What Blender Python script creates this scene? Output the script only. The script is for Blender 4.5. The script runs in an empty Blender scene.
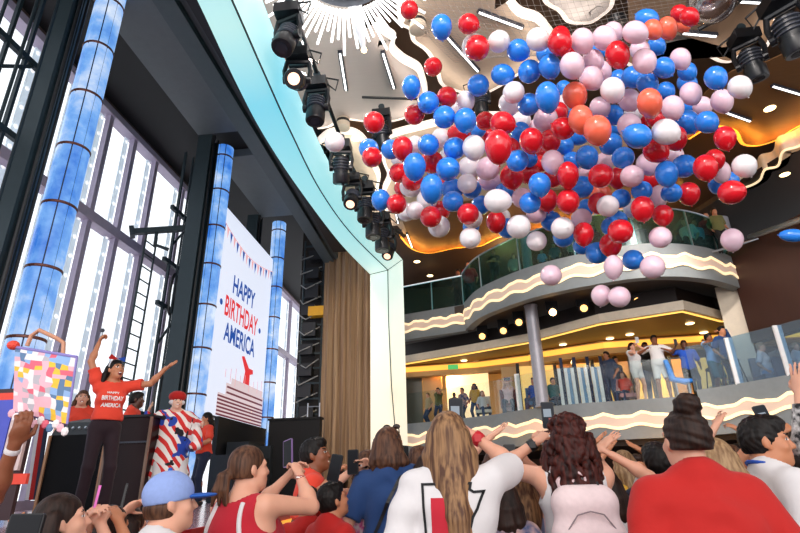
# Party in a ship atrium: balloon drop, stage on one side, balconies behind, crowd in front.
import bpy, bmesh, math, random
import numpy as np
from mathutils import Vector, Matrix
from mathutils.bvhtree import BVHTree
PI = math.pi
random.seed(7); rng = np.random.default_rng(7)
SC = bpy.context.scene
COL = SC.collection

# ---------------------------------------------------------------- camera
F_PX, PITCH, YAW, ROLL, CAM_Z = 533.0, math.radians(22.4), math.radians(6.3), math.radians(1.45), 1.4
FW = np.array([-math.sin(YAW)*math.cos(PITCH), math.cos(YAW)*math.cos(PITCH), math.sin(PITCH)])
_r0 = np.array([math.cos(YAW), math.sin(YAW), 0.0]); _u0 = np.cross(_r0, FW)
RT = _r0*math.cos(ROLL) - _u0*math.sin(ROLL); UP = _u0*math.cos(ROLL) + _r0*math.sin(ROLL)
CP = np.array([0, 0, CAM_Z])
def ray(px, py): return FW + RT*(px-400)/F_PX + UP*(266.5-py)/F_PX
def atX(px, py, x): d = ray(px, py); return CP + d*(x/d[0])
def atY(px, py, y): d = ray(px, py); return CP + d*(y/d[1])
def atZ(px, py, z): d = ray(px, py); return CP + d*((z-CAM_Z)/d[2])
def proj(p):
    v = np.asarray(p, float) - CP; z = v@FW
    return 400+F_PX*(v@RT)/z, 266.5-F_PX*(v@UP)/z, z
cam = bpy.data.objects.new('camera', bpy.data.cameras.new('camera')); COL.objects.link(cam)
cam.data.sensor_width = 36; cam.data.lens = F_PX/800*36; cam.data.clip_end = 300; cam.data.clip_start = .05
cam.matrix_world = Matrix(((RT[0], UP[0], -FW[0], 0), (RT[1], UP[1], -FW[1], 0), (RT[2], UP[2], -FW[2], CAM_Z), (0, 0, 0, 1)))
SC.camera = cam
SC.view_settings.view_transform = 'Standard'; SC.view_settings.look = 'None'
SC.view_settings.gamma = 1; SC.view_settings.use_curve_mapping = False
SC.view_settings.exposure = 0.08

# ---------------------------------------------------------------- materials
def lin(c):
    if isinstance(c, str):
        c = [int(c[i:i+2], 16)/255 for i in (0, 2, 4)]
    return tuple(x/12.92 if x <= .04045 else ((x+.055)/1.055)**2.4 for x in c) + (1,)
MATS = {}
def mat(name, col, rough=.6, metal=0, emit=None, es=0, vary=.12, scale=8, bump=0, stretch=None, trans=0, alpha=1, spec=.5, col2=None, sss=0, sheen=0):
    if name in MATS: return MATS[name]
    m = bpy.data.materials.new(name); m.use_nodes = True; MATS[name] = m
    nt = m.node_tree; b = nt.nodes['Principled BSDF']; L = nt.links.new
    c = lin(col)
    b.inputs['Roughness'].default_value = rough; b.inputs['Metallic'].default_value = metal
    b.inputs['Specular IOR Level'].default_value = spec
    if trans: b.inputs['Transmission Weight'].default_value = trans
    if sss:
        b.inputs['Subsurface Weight'].default_value = sss; b.inputs['Subsurface Radius'].default_value = (.03, .012, .008); b.inputs['Subsurface Scale'].default_value = .3
    if sheen: b.inputs['Sheen Weight'].default_value = sheen
    b.inputs['Alpha'].default_value = alpha
    tc = nt.nodes.new('ShaderNodeTexCoord'); mp = nt.nodes.new('ShaderNodeMapping'); L(tc.outputs['Object'], mp.inputs['Vector'])
    mp.inputs['Scale'].default_value = stretch or (1, 1, 1)
    nz = nt.nodes.new('ShaderNodeTexNoise'); nz.inputs['Scale'].default_value = scale; nz.inputs['Detail'].default_value = 4
    L(mp.outputs[0], nz.inputs['Vector'])
    mx = nt.nodes.new('ShaderNodeMix'); mx.data_type = 'RGBA'
    if col2: mx.inputs[6].default_value = c; mx.inputs[7].default_value = lin(col2)
    else:
        mx.inputs[6].default_value = tuple(x*(1-vary) for x in c[:3])+(1,); mx.inputs[7].default_value = tuple(min(1, x*(1+vary)) for x in c[:3])+(1,)
    if col2:
        rp = nt.nodes.new('ShaderNodeMapRange'); rp.inputs[1].default_value = .38; rp.inputs[2].default_value = .62
        L(nz.outputs['Fac'], rp.inputs[0]); L(rp.outputs[0], mx.inputs[0])
    else: L(nz.outputs['Fac'], mx.inputs[0])
    L(mx.outputs[2], b.inputs['Base Color'])
    if bump:
        bp = nt.nodes.new('ShaderNodeBump'); bp.inputs['Strength'].default_value = bump; bp.inputs['Distance'].default_value = .01
        L(nz.outputs['Fac'], bp.inputs['Height']); L(bp.outputs[0], b.inputs['Normal'])
    if emit:
        b.inputs['Emission Color'].default_value = lin(emit); b.inputs['Emission Strength'].default_value = es
        if emit == 'tex': pass
    return m
def glow(name, col, es, base=None): return mat(name, base or col, .5, 0, emit=col, es=es, vary=.02)
def glass_mat(name, tint, fac=.88, rough=.02, graze=.5):
    m = bpy.data.materials.new(name); m.use_nodes = True; MATS[name] = m; nt = m.node_tree; nt.nodes.clear()
    out = nt.nodes.new('ShaderNodeOutputMaterial'); t = nt.nodes.new('ShaderNodeBsdfTransparent'); g = nt.nodes.new('ShaderNodeBsdfGlossy')
    t.inputs[0].default_value = lin(tint); g.inputs['Roughness'].default_value = rough
    lw = nt.nodes.new('ShaderNodeLayerWeight'); lw.inputs[0].default_value = .35
    mr = nt.nodes.new('ShaderNodeMapRange'); mr.inputs[3].default_value = 1-fac; mr.inputs[4].default_value = graze
    mx = nt.nodes.new('ShaderNodeMixShader')
    nt.links.new(lw.outputs['Fresnel'], mr.inputs[0]); nt.links.new(mr.outputs[0], mx.inputs[0])
    nt.links.new(t.outputs[0], mx.inputs[1]); nt.links.new(g.outputs[0], mx.inputs[2]); nt.links.new(mx.outputs[0], out.inputs[0])
    return m
def sky_led(name):
    # LED skin of the columns: blue sky with drifting clouds, shown by the lamps themselves
    m = mat(name, '2a66c8', .3); nt = m.node_tree; b = nt.nodes['Principled BSDF']; L = nt.links.new
    tc = nt.nodes.new('ShaderNodeTexCoord'); nz = nt.nodes.new('ShaderNodeTexNoise'); nz.inputs['Scale'].default_value = 1.1; nz.inputs['Detail'].default_value = 8; nz.inputs['Roughness'].default_value = .62
    L(tc.outputs['Object'], nz.inputs['Vector'])
    cr = nt.nodes.new('ShaderNodeValToRGB'); e = cr.color_ramp.elements
    e[0].position = .36; e[0].color = lin('2f74d6'); e[1].position = .66; e[1].color = lin('dce9fb')
    k = cr.color_ramp.elements.new(.5); k.color = lin('78aef0')
    L(nz.outputs['Fac'], cr.inputs[0]); L(cr.outputs[0], b.inputs['Emission Color']); b.inputs['Emission Strength'].default_value = .95
    b.inputs['Base Color'].default_value = (.02, .03, .06, 1)
    for l in list(b.inputs['Base Color'].links): nt.links.remove(l)
    return m
def translucent_mat(name, c):
    m = mat(name, c, .7, vary=.03); nt = m.node_tree; b = nt.nodes['Principled BSDF']; out = nt.nodes['Material Output']; t = nt.nodes.new('ShaderNodeBsdfTranslucent'); t.inputs[0].default_value = lin('f0f6fa')
    mx = nt.nodes.new('ShaderNodeMixShader'); mx.inputs[0].default_value = .65; nt.links.new(b.outputs[0], mx.inputs[1]); nt.links.new(t.outputs[0], mx.inputs[2]); nt.links.new(mx.outputs[0], out.inputs[0]); return m
BLACK = mat('black_paint', '15171b', .45); DARK = mat('dark_steel', '2c3a40', .5, .3); CHAR = mat('charcoal', '23282c', .6)
GREYP = mat('grey_panel', '868d90', .5); WHITEP = mat('white_paint', 'e9e9ea', .5); STEEL = mat('brushed_steel', 'a9b0b8', .3, .8)
MULL = mat('mullion_paint', 'b3a9c0', .5); FRAMEW = translucent_mat('window_blind', 'dde6ea')
WOODC = mat('ceiling_wood', 'dcc6ae', .5, stretch=(1, 12, 1), scale=3, vary=.08); WOODB = mat('ceiling_wood_brown', '7c5633', .45, stretch=(1, 14, 1), scale=3, vary=.2)
CEILG = mat('ceiling_grey', 'd8cbc2', .5, stretch=(1, 14, 1), scale=2, vary=.05); RECESS = mat('recess_brown', '4a3524', .7)
STAGEH = mat('stage_ceiling', '5d666a', .55); BROWNW = mat('brown_wall', '40241a', .5, stretch=(1, 1, .1), scale=6)
GOLDB = mat('gold_wall', 'caa26a', .5, scale=3); CREAM = mat('cream_paint', 'e3d4bd', .5)
G_CLEAR = glass_mat('clear_glass', 'f2f8f8', .97, .08, .12); G_BLUE = glass_mat('blue_glass', 'cfe4f2', .87, .3, .26); G_TEAL = glass_mat('teal_glass', 'a6dcdc', .96, .3, .16); G_WIN = glass_mat('window_glass', 'fcfeff', .98, .02, .06)
E_WARM = glow('warm_strip', 'ffc860', 1.3); E_CREAM = glow('cream_strip', 'ffe2b4', .85); E_WHITE = glow('white_strip', 'fff4ee', 4.5)
E_TUBE = glow('tube_white', 'ffffff', 2.2); E_LAMP = glow('lamp_lens', 'ffd9a8', 8); E_DOWN = glow('downlight_lens', 'ffe0a0', 5); E_INNER = glow('fascia_inner', 'dcc2ae', .3)

# ---------------------------------------------------------------- mesh building
class MB:
    def __init__(s): s.v = []; s.f = []; s.mi = []; s.mats = []
    def _m(s, m):
        if m is None: return 0
        if m not in s.mats: s.mats.append(m)
        return s.mats.index(m)
    def add(s, vs, fs, m=None):
        o = len(s.v); s.v += [tuple(map(float, p)) for p in vs]; i = s._m(m)
        for f in fs: s.f.append([o+k for k in f]); s.mi.append(i)
        return s
    def box(s, c, d, rot=None, m=None):
        h = np.array(d)/2; c = np.array(c, float); R = np.array(rot) if rot is not None else np.eye(3)
        vs = [c + R@(h*np.array(k)) for k in ((-1,-1,-1),(1,-1,-1),(1,1,-1),(-1,1,-1),(-1,-1,1),(1,-1,1),(1,1,1),(-1,1,1))]
        return s.add(vs, [(3,2,1,0),(4,5,6,7),(0,1,5,4),(1,2,6,5),(2,3,7,6),(3,0,4,7)], m)
    def tube(s, pts, r, n=8, m=None, cap=True):
        pts = [np.array(p, float) for p in pts]; rs = r if isinstance(r, (list, tuple)) else [r]*len(pts); rings = []; u = None
        for i, p in enumerate(pts):
            t = pts[min(i+1, len(pts)-1)] - pts[max(i-1, 0)]; t = t/(np.linalg.norm(t)+1e-9)
            if u is None:
                a = np.array([0,0,1.]) if abs(t[2]) < .9 else np.array([1.,0,0]); u = np.cross(t, a)
            u = u - t*(u@t); u /= np.linalg.norm(u)+1e-9; w = np.cross(t, u)
            rings.append([p + rs[i]*(u*math.cos(2*PI*k/n) + w*math.sin(2*PI*k/n)) for k in range(n)])
        vs = [p for q in rings for p in q]; fs = []
        for i in range(len(pts)-1):
            for k in range(n): a = i*n+k; b = i*n+(k+1)%n; fs.append((a, b, b+n, a+n))
        if cap: fs.append(tuple(range(n))[::-1]); fs.append(tuple(range((len(pts)-1)*n, len(pts)*n)))
        return s.add(vs, fs, m)
    def lathe(s, prof, c=(0,0,0), n=20, rot=None, m=None, sy=1.0):
        R = np.array(rot) if rot is not None else np.eye(3); c = np.array(c, float); vs = []; fs = []
        for r, z in prof:
            for k in range(n): vs.append(c + R@np.array([r*math.cos(2*PI*k/n), sy*r*math.sin(2*PI*k/n), z]))
        for i in range(len(prof)-1):
            for k in range(n): a = i*n+k; b = i*n+(k+1)%n; fs.append((a, b, b+n, a+n))
        if prof[0][0] > 1e-4: fs.append(tuple(range(n))[::-1])
        if prof[-1][0] > 1e-4: fs.append(tuple(range((len(prof)-1)*n, len(prof)*n)))
        return s.add(vs, fs, m)
    def ball(s, c, r, n=12, rot=None, m=None):
        r = (r, r, r) if np.isscalar(r) else r; R = np.array(rot) if rot is not None else np.eye(3); c = np.array(c, float)
        vs = []; fs = []; h = n//2
        for i in range(h+1):
            a = PI*i/h
            for k in range(n): b = 2*PI*k/n; vs.append(c + R@np.array([r[0]*math.sin(a)*math.cos(b), r[1]*math.sin(a)*math.sin(b), r[2]*math.cos(a)]))
        for i in range(h):
            for k in range(n): a = i*n+k; b = i*n+(k+1)%n; fs.append((a, a+n, b+n, b))
        return s.add(vs, fs, m)
    def prism(s, poly, z0, z1, m=None):
        n = len(poly)
        A = sum(poly[i][0]*poly[(i+1)%n][1]-poly[(i+1)%n][0]*poly[i][1] for i in range(n))
        if A < 0: poly = poly[::-1]
        vs = [(p[0], p[1], z0) for p in poly] + [(p[0], p[1], z1) for p in poly]
        return s.add(vs, [tuple(range(n))[::-1], tuple(range(n, 2*n))] + [(i, (i+1)%n, n+(i+1)%n, n+i) for i in range(n)], m)
    def ribbon(s, path, z0, z1, th, m=None):
        # vertical band along a plan path, thickness th behind it; z0/z1 numbers or lists
        P = [np.array(p[:2], float) for p in path]; n = len(P); vs = []; fs = []
        for i, p in enumerate(P):
            t = P[min(i+1, n-1)] - P[max(i-1, 0)]; t /= np.linalg.norm(t)+1e-9; nr = np.array([-t[1], t[0]])*th
            a = z0[i] if np.ndim(z0) else z0; b = z1[i] if np.ndim(z1) else z1
            vs += [(p[0], p[1], a), (p[0], p[1], b), (p[0]+nr[0], p[1]+nr[1], b), (p[0]+nr[0], p[1]+nr[1], a)]
        for i in range(n-1):
            o = 4*i
            for k in range(4): fs.append((o+k, o+4+k, o+4+(k+1)%4, o+(k+1)%4))
        fs += [(0, 1, 2, 3), (4*n-1, 4*n-2, 4*n-3, 4*n-4)]
        return s.add(vs, fs, m)
    def quad(s, a, b, c, d, m=None): return s.add([a, b, c, d], [(0, 1, 2, 3)], m)
    def build(s, name, m=None, parent=None, smooth=False, origin=None):
        me = bpy.data.meshes.new(name); o0 = np.array(origin if origin is not None else (0, 0, 0), float)
        me.from_pydata([tuple(np.array(p)-o0) for p in s.v], [], s.f); me.update()
        ms = s.mats or [m]
        for q in ms: me.materials.append(q or m)
        if s.mats: me.polygons.foreach_set('material_index', s.mi)
        if smooth: me.polygons.foreach_set('use_smooth', [True]*len(me.polygons))
        o = bpy.data.objects.new(name, me); COL.objects.link(o); o.location = o0
        if parent is not None:
            o.parent = parent; o.location = Vector(o0) - wloc(parent)
        return o
def wloc(o):
    v = Vector(o.location); p = o.parent
    while p is not None: v = v + Vector(p.location); p = p.parent
    return v
def smooth_shade(o, angle=40):
    me = o.data; me.polygons.foreach_set('use_smooth', [True]*len(me.polygons))
    try: me.set_sharp_from_angle(angle=math.radians(angle))
    except Exception: pass
def tag(o, label, cat, group=None, kind=None):
    if label: o['label'] = label
    if cat: o['category'] = cat
    if group: o['group'] = group
    if kind: o['kind'] = kind
    return o
def thing(name, label, cat, loc=(0, 0, 0), group=None, kind=None):
    o = bpy.data.objects.new(name, None); COL.objects.link(o); o.location = tuple(map(float, loc)); o.empty_display_size = .1
    return tag(o, label, cat, group, kind)
def struct(o): o['kind'] = 'structure'; return o
def copy_tree(o, parent=None):
    c = o.copy(); COL.objects.link(c); c.parent = parent
    for ch in list(o.children): copy_tree(ch, c)
    return c
def smoothline(pts, k=6, closed=False):
    P = [np.array(p, float) for p in pts]; n = len(P); out = []
    rg = range(n) if closed else range(n-1)
    for i in rg:
        g = (lambda j: P[j % n]) if closed else (lambda j: P[min(max(j, 0), n-1)])
        p0, p1, p2, p3 = g(i-1), g(i), g(i+1), g(i+2)
        for j in range(k):
            t = j/k
            out.append(.5*((2*p1)+(p2-p0)*t+(2*p0-5*p1+4*p2-p3)*t*t+(3*p1-p0-3*p2+p3)*t**3))
    if not closed: out.append(P[-1])
    return out
def text_mesh(txt, bold=.02):
    cu = bpy.data.curves.new('lettering', 'FONT'); cu.body = txt; cu.offset = bold; cu.extrude = .0
    o = bpy.data.objects.new('lettering', cu); COL.objects.link(o)
    me = bpy.data.meshes.new_from_object(o.evaluated_get(bpy.context.evaluated_depsgraph_get()))
    bpy.data.objects.remove(o); V = np.array([v.co[:] for v in me.vertices]); Fs = [list(p.vertices) for p in me.polygons]
    bpy.data.meshes.remove(me)
    lo = V.min(0); hi = V.max(0); V = (V-lo)/np.maximum(hi-lo, 1e-6)
    return V, Fs          # normalised to the unit square
def put_text(mb, txt, org, ux, uy, bold=.02, m=None):
    V, Fs = text_mesh(txt, bold); org, ux, uy = map(lambda q: np.array(q, float), (org, ux, uy))
    mb.add([org + ux*v[0] + uy*v[1] for v in V], Fs, m)
def frame_to(d, up=(0, 0, 1)):
    # matrix whose z column is d
    z = np.array(d, float); z /= np.linalg.norm(z); x = np.cross(up, z)
    if np.linalg.norm(x) < 1e-4: x = np.array([1., 0, 0])
    x /= np.linalg.norm(x); y = np.cross(z, x); return np.stack([x, y, z], 1)

# ---------------------------------------------------------------- world and lamps
w = bpy.data.worlds.new('world'); SC.world = w; w.use_nodes = True
bg = w.node_tree.nodes['Background']; bg.inputs[0].default_value = lin('fafbff'); bg.inputs[1].default_value = 1.5
def lamp(name, kind, loc, energy, col='ffffff', size=1, size_y=None, target=None, spot=None):
    l = bpy.data.lights.new(name, kind); l.energy = energy; l.color = lin(col)[:3]
    if kind == 'AREA':
        l.shape = 'RECTANGLE'; l.size = size; l.size_y = size_y or size
    elif kind == 'SPOT': l.spot_size = spot or 1; l.spot_blend = .5; l.shadow_soft_size = size
    else: l.shadow_soft_size = size
    o = bpy.data.objects.new(name, l); COL.objects.link(o); o.location = loc
    if target is not None: o.rotation_euler = (Vector(target)-Vector(loc)).to_track_quat('-Z', 'Y').to_euler()
    return o

# added fill lights behind and above the camera, then warm deck lamps
lamp('fill_astern', 'AREA', (4, -16.0, 4.5), 1500, 'fff4ec', 18, 9, (0, 12, 6))
lamp('fill_overhead', 'AREA', (0.5, -2.6, 8.6), 140, 'fff2ea', 5, 3, (1, 5, 1))
for x, y in ((-.5, 20.2), (3.5, 18.8), (6.5, 17.5)): lamp('deck_lamp', 'POINT', (x, y, 5.25), 110, 'ffd08a', .15)
for x, y in ((2.0, 18.5), (5.5, 17)): lamp('upper_deck_lamp', 'POINT', (x, y, 8.7), 120, 'ffc680', .15)

lamp('stage_spot', 'SPOT', (-1.9, 8.5, 7.3), 260, 'fff0e4', .15, None, (.3, 3.0, 1.3), 1.3)
lamp('stage_spot', 'SPOT', (-1.85, 6.0, 7.2), 220, 'ffe9dc', .15, None, (1.0, 2.0, 1.3), 1.2)
lamp('stage_spot', 'SPOT', (2.2, 7.6, 8.2), 420, 'fff2e6', .15, None, (-4.0, 6.3, 2.0), .7)
lamp('wing_fill', 'SPOT', (-3.0, 9.5, 7.4), 420, 'ffe6c8', .2, None, (-3.2, 15.2, 4.0), 1.1)  # added spot with no fixture, brightens the curtain and wing
lamp('balcony_fill', 'SPOT', (5.2, 9.3, 8.2), 850, 'fff4ea', .2, None, (3.6, 14.7, 3.8), 1.1)  # added spot to brighten guests on the lower balcony
for x, y in ((1.5, 13.6), (4.6, 12.3)): lamp('pit_lamp', 'POINT', (x, y+1.4, 2.0), 22, 'ffb55a', .1)

def up_fill(loc, sx, sy, e, col, tilt=0):  # added upward area lights without fixtures, to brighten the ceiling
    o = lamp('ceiling_fill', 'AREA', loc, e, col, sx, sy); o.rotation_euler = (PI, tilt, 0); return o
up_fill((-1.9, 7.0, 7.75), .3, 9, 26, 'fff0e8', -.9); up_fill((9.4, 9.0, 7.3), .4, 7, 260, 'ffb974', .7); up_fill((4.0, 15.2, 7.0), 6, .2, 50, 'ffc98a'); up_fill((2.5, -1, 5.5), 8, .4, 420, 'fff0e8', -.1)

lamp('balloon_fill', 'SPOT', (-.4, -2.0, 8.4), 1500, 'fff6f0', .2, None, (1.8, 6.3, 6.2), 1.0)  # added fill from above the camera to brighten the balloons
lamp('balcony_fill', 'SPOT', (3.0, 8.0, 8.3), 1100, 'fff4ea', .2, None, (7.2, 12.8, 3.9), .8)  # added spot to brighten guests behind the blue glass
# ================================================================ setting
STZ = 1.18     # stage height
fl = MB(); fl.box((1, 8, -.1), (22, 36, .2)); struct(fl.build('floor', mat('carpet', '4a3b3c', .9, scale=5, vary=.4)))
# stage: curved front edge with a red nosing and an amber light line
edge = smoothline([(-3.2, -3), (-2.2, 1), (-1.75, 3), (-1.85, 4.4), (-2.1, 6.5), (-2.2, 9), (-2.1, 12), (-2.1, 15)], 6)
pl = [tuple(p) for p in edge] + [(-7.6, 15), (-7.6, 26), (-11, 26), (-11, -3)]
sm = MB(); sm.prism(pl, 0, STZ)
struct(sm.build('stage_floor', mat('stage_deck', 'b08a93', .18, vary=.25, scale=3)))
sm = MB(); sm.ribbon([(p[0]+.015, p[1]) for p in edge], STZ-.1, STZ+.005, .02, mat('stage_nosing', 'b3202a', .4)); sm.ribbon([(p[0]+.03, p[1]) for p in edge], STZ-.19, STZ-.1, .03, glow('stage_edge_light', 'f2a83a', .8))
struct(sm.build('trim_1'))

# window wall on the stage side
XW = -7.5
MULY = [0.6, 1.9, 3.2, 4.5, 5.8, 7.1, 8.1, 9.03, 9.95, 10.9, 12.3, 13.7, 15.1, 16.5, 17.9, 19.3, 20.7, 22.3, 23.9, 25.5]
for k in range(len(MULY)-1):
    y0, y1 = MULY[k], MULY[k+1]; n = f'window_{k+1}'
    root = thing(n, None, None, (XW, (y0+y1)/2, STZ), kind='structure')
    b = MB()
    for y in (y0+.035, y1-.035): b.box((XW, y, 5.3), (.12, .06, 8.2))
    for z, h in ((1.25, .14), (6.75, .22), (9.36, .16)): b.box((XW-.02, (y0+y1)/2, z), (.26, y1-y0, h))
    b.build('window_frame', MULL, root)
    b = MB()                                   # perforated pale blind beside each mullion
    b.box((XW-.1, y1-.14, 4.0), (.03, .13, 5.3)); b.box((XW-.1, y1-.14, 8.05), (.03, .13, 2.4))
    for z in np.arange(1.6, 9.2, .42): b.lathe([(.04, 0), (.04, .012)], (XW-.085, y1-.14, z), 10, frame_to((1, 0, 0)), glow('blind_hole', 'ffffff', .8))
    b.mats[0:0] = []; b.mats = [FRAMEW if q is None else q for q in b.mats]
    ob = b.build('blind', FRAMEW, root)
    me = ob.data; me.materials.clear(); me.materials.append(FRAMEW); me.materials.append(MATS['blind_hole'])
    me.polygons.foreach_set('material_index', [0]*12 + [1]*(len(me.polygons)-12))
    b = MB(); b.box((XW-.13, (y0+y1)/2, 5.3), (.012, y1-y0-.1, 8.0)); b.build('window_pane', G_WIN, root)
wl = MB()
wl.box((XW-.1, 11, .6), (.3, 32, 1.25)); wl.box((XW-.1, 11, 9.75), (.3, 32, .75))
struct(wl.build('wall_left', mat('wall_brown', '5a4844', .6)))
# stage house ceiling with cross ribs and black soffit panels
sh = MB(); sh.box((-5.2, 11, 9.72), (4.9, 32, .3)); struct(sh.build('ceiling_stage', mat('stage_void', '16181a', .7)))
for y0, y1 in ((1.5, 5.0), (5.75, 10.0), (11.0, 14.3)):
    b = MB(); b.box((-4.55, (y0+y1)/2, 9.42), (2.7, y1-y0, .22)); struct(b.build('ceiling_panel', STAGEH))
b = MB(); b.box((-3.95, 9, 8.15), (.32, 22, .26)); b.box((-3.7, 9, 8.35), (.12, 22, .5)); struct(b.build('stage_beam', mat('beam_grey', '4a5558', .5)))
b = MB(); b.box((-3.2, 8.3, 8.3), (.5, 11.0, 1.2)); struct(b.build('wall_header', BLACK))

# proscenium: underside and front band of a lit arch, one leg at the far end
Lo = [(-2.30, -2, 6.63), (-2.5, 1, 6.63), (-2.66, 2.9, 6.63), (-2.74, 4.28, 6.63), (-2.84, 5.6, 6.63), (-2.88, 6.8, 6.63), (-2.81, 8.5, 6.63), (-2.59, 10.96, 6.63), (-2.24, 13.02, 6.63)]
Se = [(-1.95, -2, 6.63), (-2.15, 1, 6.63), (-2.29, 2.9, 6.63), (-2.36, 4.55, 6.63), (-2.40, 5.5, 6.63), (-2.44, 6.8, 6.63), (-2.44, 8.57, 6.63), (-2.24, 10.5, 6.63), (-1.74, 12.8, 6.63)]
Ue = [(-1.95, -2, 7.489999999999999), (-2.15, 1, 7.489999999999999), (-2.27, 2.9, 7.489999999999999), (-2.33, 4.55, 7.489999999999999), (-2.36, 5.5, 7.4799999999999995), (-2.40, 6.8, 7.46), (-2.38, 8.57, 7.42), (-2.14, 10.5, 7.28), (-1.38, 13.0, 6.98)]
Ue = [(p[0]+.02, p[1], p[2]) for p in Ue]
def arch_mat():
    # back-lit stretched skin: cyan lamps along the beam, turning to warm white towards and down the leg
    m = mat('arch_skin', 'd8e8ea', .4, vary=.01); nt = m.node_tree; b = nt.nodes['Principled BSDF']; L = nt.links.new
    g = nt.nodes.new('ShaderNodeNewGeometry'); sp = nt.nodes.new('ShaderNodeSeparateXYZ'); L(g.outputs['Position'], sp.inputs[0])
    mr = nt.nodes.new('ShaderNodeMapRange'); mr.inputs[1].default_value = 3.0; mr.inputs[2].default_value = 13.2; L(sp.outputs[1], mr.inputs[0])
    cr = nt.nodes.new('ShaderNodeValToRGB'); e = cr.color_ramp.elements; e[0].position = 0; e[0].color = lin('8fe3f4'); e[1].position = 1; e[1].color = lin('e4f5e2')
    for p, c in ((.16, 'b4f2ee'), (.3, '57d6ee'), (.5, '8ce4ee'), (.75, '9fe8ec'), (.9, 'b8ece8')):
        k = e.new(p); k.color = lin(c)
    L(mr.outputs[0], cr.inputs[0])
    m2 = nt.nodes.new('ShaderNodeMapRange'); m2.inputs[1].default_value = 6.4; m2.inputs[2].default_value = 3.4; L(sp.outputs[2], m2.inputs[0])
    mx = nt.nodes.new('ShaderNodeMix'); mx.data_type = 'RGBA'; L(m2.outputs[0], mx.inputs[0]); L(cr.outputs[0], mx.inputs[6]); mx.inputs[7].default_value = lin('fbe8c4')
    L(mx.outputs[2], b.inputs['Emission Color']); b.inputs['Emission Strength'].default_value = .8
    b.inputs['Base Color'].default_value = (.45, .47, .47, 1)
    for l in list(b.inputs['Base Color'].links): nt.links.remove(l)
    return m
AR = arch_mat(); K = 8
lo, se, ue = (smoothline(q, K) for q in (Lo, Se, Ue)); n = len(lo)
ar = thing('stage_arch', 'glowing cyan and cream arch framing the stage', 'arch', (-2, 13, STZ))
b = MB(); vs = []; fs = []
for i in range(n):
    bk = lo[i] + np.array([-.03, .0, .75]); vs += [lo[i], se[i], ue[i], bk]
for i in range(n-1):
    for k in range(4): fs.append((4*i+k, 4*i+(k+1)%4, 4*i+4+(k+1)%4, 4*i+4+k))
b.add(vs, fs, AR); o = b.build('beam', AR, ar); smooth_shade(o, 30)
b = MB(); leg = [(-2.24, 13.02), (-1.74, 12.8), (-1.36, 13.0), (-1.42, 13.5), (-2.2, 13.5)]
vs = [(x, y, 6.63) for x, y in leg[:2]] + [(-1.36, 13.0, 6.98), (-1.42, 13.5, 7.0), (-2.2, 13.5, 7.3)] + [(x, y, 0) for x, y in leg]
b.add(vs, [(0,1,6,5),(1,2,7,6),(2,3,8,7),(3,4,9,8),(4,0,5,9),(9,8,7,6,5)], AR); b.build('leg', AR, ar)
b = MB(); b.tube([p + np.array([.012, -.012, -.012]) for p in se], .014, 6); b.tube([(-1.735, 12.785, 6.62), (-1.735, 12.785, 5.3), (-1.69, 12.80, 3.6), (-1.6, 12.85, 2.2), (-1.6, 12.85, 0)], .013, 6)
b.tube([(-2.25, 13.0, 6.62), (-1.74, 12.785, 6.62), (-1.36, 12.98, 6.98)], .008, 6); b.build('seam', mat('seam_dark', '33484c', .6), ar)

# wing: curtain, black flats, gear rack behind the arch leg
def curtain(name, label, x0, x1, y, z0, z1, m, folds):
    b = MB(); N = folds*10; pts = []
    for i in range(N+1):
        t = i/N; pts.append((x0+(x1-x0)*t, y + .07*math.sin(2*PI*folds*t) + .025*math.sin(2*PI*folds*2.3*t+1)))
    b.ribbon(pts, z0, z1, .015); o = b.build(name, m); smooth_shade(o, 60); return tag(o, label, 'curtain')
c0 = atY(324, 300, 15.2); c1 = atY(368, 300, 15.2)
curtain('stage_curtain', 'tall taupe pleated stage curtain beside the glowing arch leg', c0[0], c1[0]+.25, 15.2, STZ, 9.0, mat('taupe_curtain', 'a88d70', .8, col2='8a7058', stretch=(6, 1, .15), scale=3), 7)
b = MB(); b.box(((c0[0]-.42), 16.2, 5.4), (1.25, .2, 8.5)); b.box((-2.35, 15.6, 5.4), (.7, .2, 8.5)); struct(b.build('wall_wing', mat('wing_black', '1b1512', .7)))
gr = thing('equipment_rack', 'tall black rack of stage gear with a yellow box, beside the taupe curtain', 'rack', (-4.6, 15.6, STZ))
b = MB()
for x in (-4.85, -4.2): b.tube([(x, 15.6, STZ), (x, 15.6, 9)], .035)
for z in np.arange(1.6, 9, .45): b.box((-4.52, 15.6, z), (.7, .06, .05))
b.build('frame', DARK, gr)
for z in np.arange(2.2, 8.8, .62): b = MB(); b.box((-4.55+random.uniform(-.1, .1), 15.55, z), (.42, .3, .3+random.random()*.15)); b.build('gear_box', BLACK, gr)
p = atY(318, 312, 15.45); b = MB(); b.box(p, (.55, .3, .3)); b.build('gear_box', mat('yellow_box', 'd9a018', .5), gr, )
b = MB()
for z in np.arange(2.4, 8.5, .5): b.tube([(-4.9, 15.5, z), (-4.7+random.uniform(-.2, .2), 15.3, z-.2), (-4.25, 15.5, z+.1)], .02)
b.build('cable', mat('cable_grey', '8a8a88', .6), gr)
a = atX(303, 270, -5.0); 
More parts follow.
